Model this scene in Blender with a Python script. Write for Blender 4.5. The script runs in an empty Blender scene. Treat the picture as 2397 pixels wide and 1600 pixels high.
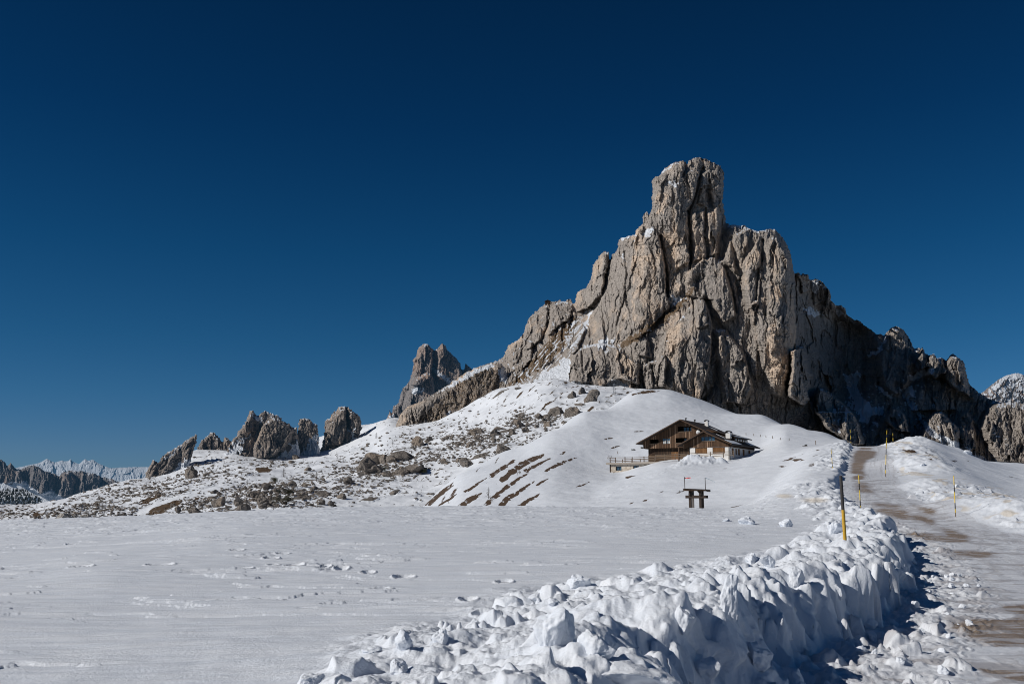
import bpy, bmesh, math, random
import numpy as np
from mathutils import Vector, Matrix, noise as mnoise

sc = bpy.context.scene
COL = sc.collection
rng = np.random.default_rng(7)
random.seed(7)

# ------------------------------------------------------------------ camera model (eye at the world origin height EYE)
W, H, F = 2397.0, 1600.0, 2330.0
HOR = 1170.0
PITCH = math.atan((HOR - H / 2) / F)
CP, SP = math.cos(PITCH), math.sin(PITCH)
EYE = 1.65


def P(u, v, D):
    """the point at world depth D (Y) seen in direction u, v of the survey photo"""
    u = np.asarray(u, float); v = np.asarray(v, float)
    x = (u - W / 2) / F; y = (H / 2 - v) / F
    dy = CP - SP * y; dz = SP + CP * y
    k = np.asarray(D, float) / dy
    return x * k, dy * k, dz * k + EYE


def UV(X, Y, Z):
    Z = Z - EYE
    fw = Y * CP + Z * SP; up = -Y * SP + Z * CP
    fw = np.maximum(fw, 1e-3)
    return W / 2 + F * X / fw, H / 2 - F * up / fw


# ------------------------------------------------------------------ numpy noise
def _h(ix, iy, seed):
    with np.errstate(over='ignore'):
        h = ix.astype(np.int64).astype(np.uint32) * np.uint32(374761393) + iy.astype(np.int64).astype(np.uint32) * np.uint32(668265263) + np.uint32((seed * 2246822519) & 0xffffffff)
        h = (h ^ (h >> np.uint32(13))) * np.uint32(1274126177)
        h = (h ^ (h >> np.uint32(16))) * np.uint32(2246822519)
        return h ^ (h >> np.uint32(13))


def _r(h):
    return (h & np.uint32(0xffffff)).astype(np.float32) / np.float32(0xffffff)


def perlin(x, y, seed=0):
    x = np.asarray(x, np.float64); y = np.asarray(y, np.float64)
    fx = np.floor(x); fy = np.floor(y)
    ix = fx.astype(np.int64); iy = fy.astype(np.int64)
    dx = (x - fx).astype(np.float32); dy = (y - fy).astype(np.float32)
    sx = dx * dx * dx * (dx * (dx * 6 - 15) + 10); sy = dy * dy * dy * (dy * (dy * 6 - 15) + 10)
    def g(ax, ay, ox, oy):
        a = _r(_h(ax, ay, seed)) * np.float32(6.2831853)
        return np.cos(a) * ox + np.sin(a) * oy
    n00 = g(ix, iy, dx, dy); n10 = g(ix + 1, iy, dx - 1, dy)
    n01 = g(ix, iy + 1, dx, dy - 1); n11 = g(ix + 1, iy + 1, dx - 1, dy - 1)
    a = n00 + sx * (n10 - n00); b = n01 + sx * (n11 - n01)
    return (a + sy * (b - a)) * np.float32(1.5)


def fbm(x, y, seed=0, o=4, gain=0.5):
    s = 0; a = 1.0; f = 1.0
    for k in range(o):
        s = s + a * perlin(x * f, y * f, seed + k * 17); a *= gain; f *= 2.03
    return s


def ridged(x, y, seed=0, o=4):
    s = 0; a = 1.0; f = 1.0
    for k in range(o):
        s = s + a * (1 - np.abs(perlin(x * f, y * f, seed + k * 31)) * 1.6); a *= 0.5; f *= 2.1
    return s / 1.9


def worley(x, y, seed=0):
    x = np.asarray(x, np.float64); y = np.asarray(y, np.float64)
    ix = np.floor(x).astype(np.int64); iy = np.floor(y).astype(np.int64)
    f1 = np.full(x.shape, 9.0, np.float32); f2 = f1.copy(); cid = np.zeros(x.shape, np.float32)
    for ox in (-1, 0, 1):
        for oy in (-1, 0, 1):
            cx = ix + ox; cy = iy + oy
            h1 = _h(cx, cy, seed); h2 = _h(cx, cy, seed + 101)
            d = (cx + _r(h1) - x) ** 2 + (cy + _r(h2) - y) ** 2
            d = d.astype(np.float32)
            nearer = d < f1
            f2 = np.where(nearer, f1, np.minimum(f2, d))
            cid = np.where(nearer, _r(_h(cx, cy, seed + 211)), cid)
            f1 = np.where(nearer, d, f1)
    return np.sqrt(f1), np.sqrt(f2), cid


def facets(x, y, cw, ch, seed=0, slope=.6, step=.3, skew=0.0):
    """broken planar facets: every cell has its own tilt and set-back; result in the units of x"""
    px = x / cw; py = y / ch
    ix = np.floor(px).astype(np.int64); iy = np.floor(py).astype(np.int64)
    best = np.full(px.shape, 9.0, np.float32); out = np.zeros(px.shape, np.float32)
    for ox in (-1, 0, 1):
        for oy in (-1, 0, 1):
            cx = ix + ox; cy = iy + oy
            dx = (px - cx - _r(_h(cx, cy, seed))).astype(np.float32); dy = (py - cy - _r(_h(cx, cy, seed + 101))).astype(np.float32)
            d = np.abs(dx) + np.abs(dy) * .9 + .35 * np.maximum(np.abs(dx), np.abs(dy))
            m = d < best
            gx = (_r(_h(cx, cy, seed + 7)) * 2 - 1) * slope + skew; gy = (_r(_h(cx, cy, seed + 13)) * 2 - 1) * slope * .5
            val = dx * cw * gx + dy * ch * gy + (_r(_h(cx, cy, seed + 19)) - .5) * cw * step
            out = np.where(m, val, out); best = np.where(m, d, best)
    return out


def sstep(a, b, x):
    t = np.clip((x - a) / (b - a), 0, 1)
    return t * t * (3 - 2 * t)


def inpoly(u, v, poly):
    m = np.zeros(u.shape, bool)
    us = [p[0] for p in poly]; vs = [p[1] for p in poly]
    box = (u >= min(us)) & (u <= max(us)) & (v >= min(vs)) & (v <= max(vs))
    if not box.any():
        return m
    uu = u[box]; vv = v[box]; k = np.zeros(uu.shape, bool)
    n = len(poly)
    for i in range(n):
        x1, y1 = poly[i]; x2, y2 = poly[(i + 1) % n]
        if y1 == y2:
            continue
        c = (y1 > vv) != (y2 > vv)
        k ^= c & (uu < (x2 - x1) * (vv - y1) / (y2 - y1) + x1)
    m[box] = k
    return m


def segdist(u, v, line):
    d = np.full(u.shape, 1e9, np.float32)
    for (x1, y1), (x2, y2) in zip(line[:-1], line[1:]):
        dx, dy = x2 - x1, y2 - y1
        t = np.clip(((u - x1) * dx + (v - y1) * dy) / (dx * dx + dy * dy + 1e-9), 0, 1)
        d = np.minimum(d, np.hypot(u - x1 - t * dx, v - y1 - t * dy))
    return d


def blur(a, n):
    a = a.astype(np.float32)
    for _ in range(n):
        b = np.pad(a, 1, mode='edge')
        a = (b[:-2, 1:-1] + b[2:, 1:-1] + b[1:-1, :-2] + b[1:-1, 2:] + 2 * b[1:-1, 1:-1]) / 6
    return a


def tps(pts):
    """thin plate spline through (u, v, value)"""
    p = np.array(pts, float); q = p[:, :2] / 300.0; n = len(p)
    r2 = ((q[:, None] - q[None]) ** 2).sum(-1)
    K = np.where(r2 > 0, r2 * np.log(r2 + 1e-12), 0) + np.eye(n) * 0.02
    A = np.zeros((n + 3, n + 3)); A[:n, :n] = K; A[:n, n] = 1; A[:n, n + 1:] = q; A[n, :n] = 1; A[n + 1:, :n] = q.T
    w = np.linalg.solve(A, np.concatenate([p[:, 2], [0, 0, 0]]))
    def f(u, v):
        uu = u / 300.0; vv = v / 300.0
        s = w[n] + w[n + 1] * uu + w[n + 2] * vv
        for i in range(n):
            r = (uu - q[i, 0]) ** 2 + (vv - q[i, 1]) ** 2
            s = s + w[i] * r * np.log(r + 1e-12)
        return s
    return f


# ------------------------------------------------------------------ mesh helpers
def mesh_from(name, co, quads, attrs=None, mats=(), smooth=True):
    me = bpy.data.meshes.new(name)
    nv, nf = len(co), len(quads)
    k = quads.shape[1]
    me.vertices.add(nv); me.vertices.foreach_set('co', np.ascontiguousarray(co, np.float32).ravel())
    me.loops.add(nf * k); me.loops.foreach_set('vertex_index', np.ascontiguousarray(quads, np.int32).ravel())
    me.polygons.add(nf); me.polygons.foreach_set('loop_start', np.arange(0, nf * k, k, dtype=np.int32))
    me.polygons.foreach_set('loop_total', np.full(nf, k, np.int32))
    if smooth:
        me.polygons.foreach_set('use_smooth', np.ones(nf, bool))
    for a, val in (attrs or {}).items():
        at = me.attributes.new(a, 'FLOAT', 'POINT'); at.data.foreach_set('value', np.ascontiguousarray(val, np.float32).ravel())
    for m in mats:
        me.materials.append(m)
    me.update(calc_edges=True); me.validate()
    return me


def grid_obj(name, X, Y, Z, fmask=None, attrs=None, mat=None, smooth=True, flip=False):
    n, m = X.shape
    idx = np.arange(n * m).reshape(n, m)
    q = np.stack([idx[:-1, :-1], idx[:-1, 1:], idx[1:, 1:], idx[1:, :-1]], -1)
    q = q[fmask] if fmask is not None else q.reshape(-1, 4)
    if flip:
        q = q[:, ::-1]
    used = np.zeros(n * m, bool); used[q.ravel()] = True
    remap = np.cumsum(used) - 1
    co = np.stack([X, Y, Z], -1).reshape(-1, 3)[used]
    at = {k: v.ravel()[used] for k, v in (attrs or {}).items()}
    me = mesh_from(name, co, remap[q], at, [mat] if mat else [], smooth)
    o = bpy.data.objects.new(name, me); COL.objects.link(o)
    return o


def tag(o, label=None, cat=None, group=None, kind=None):
    if label: o['label'] = label
    if cat: o['category'] = cat
    if group: o['group'] = group
    if kind: o['kind'] = kind
    return o


def empty(name, loc=(0, 0, 0), rz=0.0):
    o = bpy.data.objects.new(name, None); COL.objects.link(o)
    o.location = loc; o.rotation_euler = (0, 0, rz); o.empty_display_size = 0.2
    return o


class MB:
    """collects boxes, prisms and tubes and links them as ONE mesh"""
    def __init__(self): self.v = []; self.f = []
    def add(self, vs, fs):
        b = len(self.v); self.v += [tuple(p) for p in vs]; self.f += [tuple(i + b for i in f) for f in fs]; return self
    def box(self, x0, x1, y0, y1, z0, z1):
        return self.add([(x0, y0, z0), (x1, y0, z0), (x1, y1, z0), (x0, y1, z0), (x0, y0, z1), (x1, y0, z1), (x1, y1, z1), (x0, y1, z1)],
                        [(0, 3, 2, 1), (4, 5, 6, 7), (0, 1, 5, 4), (1, 2, 6, 5), (2, 3, 7, 6), (3, 0, 4, 7)])
    def prism(self, poly, a, b, axis='y'):
        """polygon in the plane across `axis`, extruded from a to b"""
        n = len(poly)
        def pt(p, t): return (p[0], t, p[1]) if axis == 'y' else ((t, p[0], p[1]) if axis == 'x' else (p[0], p[1], t))
        vs = [pt(p, a) for p in poly] + [pt(p, b) for p in poly]
        fs = [tuple(range(n)), tuple(range(2 * n - 1, n - 1, -1))] + [(i, i + n, (i + 1) % n + n, (i + 1) % n) for i in range(n)]
        return self.add(vs, fs)
    def tube(self, pts, r0, r1=None, n=8):
        r1 = r0 if r1 is None else r1
        pts = [Vector(p) for p in pts]; L = len(pts); base = len(self.v)
        for i, p in enumerate(pts):
            d = (pts[min(i + 1, L - 1)] - pts[max(i - 1, 0)]).normalized()
            a = d.orthogonal().normalized() if abs(d.z) < .999 else Vector((1, 0, 0)); b = d.cross(a)
            r = r0 + (r1 - r0) * i / (L - 1)
            for k in range(n):
                t = 2 * math.pi * k / n
                self.v.append(tuple(p + a * (r * math.cos(t)) + b * (r * math.sin(t))))
        for i in range(L - 1):
            for k in range(n):
                self.f.append((base + i * n + k, base + i * n + (k + 1) % n, base + (i + 1) * n + (k + 1) % n, base + (i + 1) * n + k))
        self.f.append(tuple(base + k for k in range(n - 1, -1, -1))); self.f.append(tuple(base + (L - 1) * n + k for k in range(n)))
        return self
    def mesh(self, name, mat, smooth=False, bevel=0.0):
        me = bpy.data.meshes.new(name); me.from_pydata(self.v, [], self.f); me.materials.append(mat)
        bm = bmesh.new(); bm.from_mesh(me); bmesh.ops.recalc_face_normals(bm, faces=bm.faces)
        if bevel:
            bmesh.ops.bevel(bm, geom=list(bm.edges), offset=bevel, segments=1, affect='EDGES', clamp_overlap=True)
        bm.to_mesh(me); bm.free()
        if smooth:
            me.polygons.foreach_set('use_smooth', np.ones(len(me.polygons), bool))
        me.update(); return me
    def build(self, name, mat, parent=None, smooth=False, bevel=0.0):
        o = bpy.data.objects.new(name, self.mesh(name, mat, smooth, bevel)); COL.objects.link(o)
        if parent is not None: o.parent = parent
        return o


def copy_tree(o, parent=None):
    c = o.copy(); COL.objects.link(c); c.parent = parent
    for ch in list(o.children):
        copy_tree(ch, c)
    return c


# ------------------------------------------------------------------ materials
class NT:
    def __init__(self, name):
        self.m = bpy.data.materials.new(name); self.m.use_nodes = True
        self.t = self.m.node_tree; self.t.nodes.clear()
        self.out = self.n('ShaderNodeOutputMaterial'); self.p = self.n('ShaderNodeBsdfPrincipled')
        self.l(self.p.outputs[0], self.out.inputs[0])
    def n(self, typ, **kw):
        x = self.t.nodes.new(typ)
        for k, v in kw.items(): setattr(x, k, v)
        return x
    def l(self, a, b): self.t.links.new(a, b)
    def attr(self, name): return self.n('ShaderNodeAttribute', attribute_name=name).outputs['Fac']
    def pos(self, scale=(1, 1, 1), obj=False):
        tc = self.n('ShaderNodeTexCoord'); mp = self.n('ShaderNodeMapping'); mp.inputs['Scale'].default_value = scale
        if obj: self.l(tc.outputs['Object'], mp.inputs[0])
        else:
            g = self.n('ShaderNodeNewGeometry'); self.l(g.outputs['Position'], mp.inputs[0])
        return mp.outputs[0]
    def noise(self, vec, scale, detail=4, rough=.55):
        x = self.n('ShaderNodeTexNoise'); x.inputs['Scale'].default_value = scale; x.inputs['Detail'].default_value = detail; x.inputs['Roughness'].default_value = rough
        self.l(vec, x.inputs['Vector']); return x.outputs['Fac']
    def math(self, op, a, b=None, clamp=False):
        x = self.n('ShaderNodeMath', operation=op, use_clamp=clamp)
        for i, s in enumerate((a, b)):
            if s is None: continue
            if isinstance(s, (int, float)): x.inputs[i].default_value = s
            else: self.l(s, x.inputs[i])
        return x.outputs[0]
    def ramp(self, fac, a, b, lo=0.0, hi=1.0):
        x = self.n('ShaderNodeMapRange', interpolation_type='SMOOTHSTEP'); self.l(fac, x.inputs[0])
        for i, s in zip((1, 2, 3, 4), (a, b, lo, hi)): x.inputs[i].default_value = s
        return x.outputs[0]
    def mix(self, fac, a, b):
        x = self.n('ShaderNodeMix', data_type='RGBA')
        if isinstance(fac, (int, float)): x.inputs[0].default_value = fac
        else: self.l(fac, x.inputs[0])
        for i, s in ((6, a), (7, b)):
            if isinstance(s, tuple): x.inputs[i].default_value = (*s, 1)
            else: self.l(s, x.inputs[i])
        return x.outputs[2]
    def bump(self, h, strength, dist):
        x = self.n('ShaderNodeBump'); x.inputs['Strength'].default_value = strength; x.inputs['Distance'].default_value = dist
        self.l(h, x.inputs['Height']); self.l(x.outputs[0], self.p.inputs['Normal'])
    def base(self, c):
        if isinstance(c, tuple): self.p.inputs['Base Color'].default_value = (*c, 1)
        else: self.l(c, self.p.inputs['Base Color'])
    def set(self, rough=.8, spec=.2):
        self.p.inputs['Roughness'].default_value = rough; self.p.inputs['Specular IOR Level'].default_value = spec
        return self.m
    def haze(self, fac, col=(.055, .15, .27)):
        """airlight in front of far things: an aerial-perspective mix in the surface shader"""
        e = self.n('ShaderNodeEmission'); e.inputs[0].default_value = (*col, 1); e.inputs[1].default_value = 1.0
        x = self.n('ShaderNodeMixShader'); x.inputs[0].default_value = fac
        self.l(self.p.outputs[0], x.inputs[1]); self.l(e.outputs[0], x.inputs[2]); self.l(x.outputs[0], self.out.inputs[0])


SNOW = (.70, .735, .79)


def rock_material(name, unit=1.0, haze=0.0, grey=(.365, .325, .292), warm=(.66, .515, .395), dark=(.155, .142, .133), obj=False):
    """grey dolomite with buff patches, dark weathering streaks, painted snow and grass masks; unit = metres per texture metre"""
    t = NT(name)
    p = t.pos((1, 1, 1), obj); ps = t.pos((1, 1, .22), obj)
    k = 1.0 / unit
    n1 = t.noise(ps, .05 * k, 5, .6); n2 = t.noise(ps, .22 * k, 6, .65); n3 = t.noise(p, 1.1 * k, 6, .7)
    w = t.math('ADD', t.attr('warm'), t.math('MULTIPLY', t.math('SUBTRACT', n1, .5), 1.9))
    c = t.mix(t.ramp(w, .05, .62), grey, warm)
    c = t.mix(t.ramp(n2, .50, .74, 0, .75), c, dark)
    c = t.mix(t.ramp(n3, .40, .75, 0, .45), c, (.46, .42, .38))
    c = t.mix(t.ramp(n3, .30, .46, .45, 0), c, dark)
    fis = None
    for sc_, zst, wd in ((.085, .30, .035), (.26, .38, .05), (.8, .5, .07)):
        wp = t.n('ShaderNodeVectorMath', operation='ADD'); nz_ = t.n('ShaderNodeTexNoise'); nz_.inputs['Scale'].default_value = sc_ * k * 1.3; nz_.inputs['Detail'].default_value = 3
        q = t.pos((1, 1, zst), obj); t.l(q, nz_.inputs['Vector']); mv = t.n('ShaderNodeVectorMath', operation='SCALE'); t.l(nz_.outputs['Color'], mv.inputs[0]); mv.inputs['Scale'].default_value = 5.0 / (k * sc_ * 9)
        t.l(q, wp.inputs[0]); t.l(mv.outputs[0], wp.inputs[1])
        vo = t.n('ShaderNodeTexVoronoi', feature='DISTANCE_TO_EDGE'); vo.inputs['Scale'].default_value = sc_ * k; t.l(wp.outputs[0], vo.inputs['Vector'])
        line = t.math('MULTIPLY', t.ramp(vo.outputs['Distance'], 0, wd, 1, 0), t.ramp(t.noise(p, sc_ * k * .9, 2), .42, .62))
        fis = line if fis is None else t.math('MAXIMUM', fis, line)
    c = t.mix(t.math('MULTIPLY', fis, .66), c, (.045, .04, .038))
    gr = t.math('ADD', t.attr('grass'), t.math('MULTIPLY', t.math('SUBTRACT', n3, .5), 1.2))
    c = t.mix(t.ramp(gr, .42, .62), c, t.mix(n2, (.115, .075, .045), (.17, .115, .065)))
    s = t.math('ADD', t.attr('snow'), t.math('MULTIPLY', t.math('SUBTRACT', t.noise(p, .55 * k, 5, .65), .5), .9 if unit < 4 else .45))
    c = t.mix(t.ramp(s, .46, .56), c, SNOW)
    t.base(c)
    t.bump(t.math('SUBTRACT', t.math('ADD', n3, t.math('MULTIPLY', n2, 1.5)), t.math('MULTIPLY', fis, .9)), .75, 1.1 * unit)
    t.set(.88, .12)
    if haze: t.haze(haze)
    return t.m


def snow_slope_material(name, haze=0.0, k=1.0, bare=(.115, .075, .044), bare2=(.065, .045, .029)):
    t = NT(name)
    p = t.pos()
    n = t.noise(p, .9 * k, 5, .65); big = t.noise(p, .06 * k, 4, .5)
    c = t.mix(t.ramp(big, .3, .7), SNOW, (.73, .76, .81))
    g = t.math('ADD', t.attr('grass'), t.math('MULTIPLY', t.math('SUBTRACT', n, .5), .9))
    c = t.mix(t.ramp(g, .46, .58), c, t.mix(n, bare2, bare))
    r = t.math('ADD', t.attr('rock'), t.math('MULTIPLY', t.math('SUBTRACT', n, .5), .9))
    c = t.mix(t.ramp(r, .46, .58), c, t.mix(n, (.09, .08, .072), (.20, .18, .16)))
    t.base(c)
    t.bump(t.math('ADD', n, t.noise(p, .25 * k, 4)), .35, .35 / k)
    t.set(.7, .15)
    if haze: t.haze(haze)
    return t.m


def near_snow_material(name):
    t = NT(name)
    p = t.pos(); pw = t.pos((.35, 1.3, 1))
    a = t.noise(pw, 3.0, 5, .6); b = t.noise(p, 26, 4, .6); cgrain = t.noise(p, 160, 2, .5)
    c = t.mix(t.ramp(a, .35, .7), (.67, .71, .775), (.73, .76, .81))
    g = t.math('ADD', t.attr('grass'), t.math('MULTIPLY', t.math('SUBTRACT', t.noise(p, 2.2, 5, .65), .5), .8))
    c = t.mix(t.ramp(g, .45, .6), c, t.mix(b, (.052, .034, .020), (.125, .080, .046)))
    dirty = t.math('ADD', t.attr('dirty'), t.math('MULTIPLY', t.math('SUBTRACT', b, .5), .5))
    c = t.mix(t.ramp(dirty, .3, .9, 0, .7), c, (.60, .53, .43))
    t.base(c)
    h = t.math('ADD', t.math('MULTIPLY', a, .42), t.math('ADD', t.math('MULTIPLY', b, .22), t.math('MULTIPLY', cgrain, .05)))
    t.bump(h, .55, .10)
    t.set(.55, .25)
    t.p.inputs['Subsurface Weight'].default_value = 0.0
    return t.m


def road_material(name):
    t = NT(name)
    p = t.pos(); pl = t.pos((.38, 2.0, 1))
    a = t.noise(pl, 1.6, 6, .65); b = t.noise(p, 9, 5, .65); g = t.noise(p, 70, 3, .6)
    vor = t.n('ShaderNodeTexVoronoi'); vor.inputs['Scale'].default_value = 34; t.l(p, vor.inputs['Vector'])
    c = t.mix(t.ramp(a, .35, .7), (.70, .73, .78), (.55, .565, .61))
    ice = t.math('ADD', t.attr('ice'), t.math('MULTIPLY', t.math('SUBTRACT', a, .5), 1.1))
    c = t.mix(t.ramp(ice, .35, .75, 0, .9), c, t.mix(b, (.33, .325, .34), (.45, .44, .46)))
    cmb = t.n('ShaderNodeCombineXYZ'); t.l(t.attr('lane'), cmb.inputs[0]); t.l(t.math('MULTIPLY', t.attr('along'), .03), cmb.inputs[1])
    rut = t.noise(cmb.outputs[0], 3.2, 6, .7)
    c = t.mix(t.ramp(rut, .46, .66, 0, .8), c, (.46, .46, .48)); c = t.mix(t.ramp(rut, .34, .22, 0, .5), c, (.78, .80, .84))
    d = t.math('ADD', t.math('MULTIPLY', t.attr('dirt'), .66), t.math('MULTIPLY', t.math('SUBTRACT', t.noise(pl, 1.5, 8, .8), .5), 2.7))
    d = t.math('ADD', d, t.math('MULTIPLY', t.math('SUBTRACT', g, .5), .8))
    grav = t.mix(t.ramp(vor.outputs['Distance'], .1, .5), (.46, .35, .24), (.19, .14, .10))
    c = t.mix(t.ramp(d, .34, .72, 0, .92), c, grav)
    t.base(c)
    h = t.math('ADD', t.math('MULTIPLY', b, .5), t.math('ADD', t.math('MULTIPLY', rut, 1.2), t.math('ADD', t.math('MULTIPLY', a, .5), t.math('MULTIPLY', g, .16))))
    t.bump(h, .5, .05)
    t.set(.5, .3)
    return t.m


def plain(name, col, rough=.7, spec=.3, var=.25, scale=6, metal=0.0, stretch=(1, 1, 1)):
    t = NT(name); p = t.pos(stretch, True)
    n = t.noise(p, scale, 5, .6)
    lo = tuple(c * (1 - var) for c in col); hi = tuple(min(1, c * (1 + var)) for c in col)
    t.base(t.mix(n, lo, hi)); t.bump(n, .25, .02); t.p.inputs['Metallic'].default_value = metal
    return t.set(rough, spec)


def wood_material(name, lo, hi, pale, board=.22, axis='x'):
    """upright weathered boards: board-wise tone, gaps and grain"""
    t = NT(name)
    tc = t.n('ShaderNodeTexCoord'); sp = t.n('ShaderNodeSeparateXYZ'); t.l(tc.outputs['Object'], sp.inputs[0])
    s = t.math('ADD', sp.outputs[0], sp.outputs[1]) if axis == 'x' else sp.outputs[2]
    q = t.math('DIVIDE', s, board); fl = t.math('FLOOR', q); fr = t.math('FRACT', q)
    wn = t.n('ShaderNodeTexWhiteNoise', noise_dimensions='1D'); t.l(fl, wn.inputs['W'])
    p = t.pos((9, 9, .5) if axis == 'x' else (.5, .5, 9), True)
    gr = t.noise(p, 1.2, 5, .65)
    c = t.mix(wn.outputs[0], lo, hi)
    c = t.mix(t.ramp(wn.outputs[0], .78, .98, 0, .75), c, pale)
    c = t.mix(t.ramp(gr, .45, .75, 0, .6), c, tuple(x * .35 for x in lo))
    gap = t.math('ADD', t.ramp(fr, 0, .07, 1, 0), t.ramp(fr, .93, 1, 0, 1))
    c = t.mix(t.math('MULTIPLY', gap, .8), c, (.02, .014, .01))
    t.base(c); t.bump(t.math('SUBTRACT', gr, gap), .4, .02)
    return t.set(.8, .2)


def stone_material(name):
    t = NT(name); p = t.pos((1, 1, 1.4), True)
    v = t.n('ShaderNodeTexVoronoi', feature='DISTANCE_TO_EDGE'); v.inputs['Scale'].default_value = 2.6; t.l(p, v.inputs['Vector'])
    v2 = t.n('ShaderNodeTexVoronoi'); v2.inputs['Scale'].default_value = 2.6; t.l(p, v2.inputs['Vector'])
    bw = t.n('ShaderNodeRGBToBW'); t.l(v2.outputs['Color'], bw.inputs[0])
    c = t.mix(bw.outputs[0], (.30, .24, .18), (.60, .54, .46))
    e = t.ramp(v.outputs['Distance'], .02, .07)
    c = t.mix(e, (.55, .50, .43), c)
    t.base(c); t.bump(e, .5, .04); return t.set(.85, .15)


M = {}
M['snow'] = near_snow_material('field_snow')
M['road'] = road_material('packed_road_snow')
M['hill'] = near_snow_material('hill_snow')
M['slope'] = snow_slope_material('slope_snow')
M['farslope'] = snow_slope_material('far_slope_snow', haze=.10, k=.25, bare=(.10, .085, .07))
M['rock'] = rock_material('dolomite_rock', 1.0)
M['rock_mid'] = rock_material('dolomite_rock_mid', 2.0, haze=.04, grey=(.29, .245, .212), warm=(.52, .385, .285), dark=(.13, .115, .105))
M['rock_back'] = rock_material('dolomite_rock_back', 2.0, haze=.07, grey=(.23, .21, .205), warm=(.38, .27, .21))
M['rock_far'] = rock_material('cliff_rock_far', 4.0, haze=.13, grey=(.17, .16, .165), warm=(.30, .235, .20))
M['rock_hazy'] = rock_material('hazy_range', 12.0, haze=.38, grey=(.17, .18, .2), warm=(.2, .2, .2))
M['boulder'] = rock_material('boulder_rock', .5, grey=(.20, .175, .155), warm=(.33, .26, .20), dark=(.10, .09, .083))
M['chunk'] = near_snow_material('chunk_snow')

# ------------------------------------------------------------------ ground heights (world units, eye = EYE)
DK = np.array([3, 8, 14, 22, 30, 45, 60, 75, 90, 110, 130, 160, 180, 200, 225, 250, 280, 320, 380, 480], float)


def zcol(pairs):
    d = [p[0] for p in pairs]; z = [p[1] for p in pairs]
    return np.interp(DK, d, z)


def zv(D, v):
    return (D, float(P(1198, v, D)[2]) - EYE)


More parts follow.
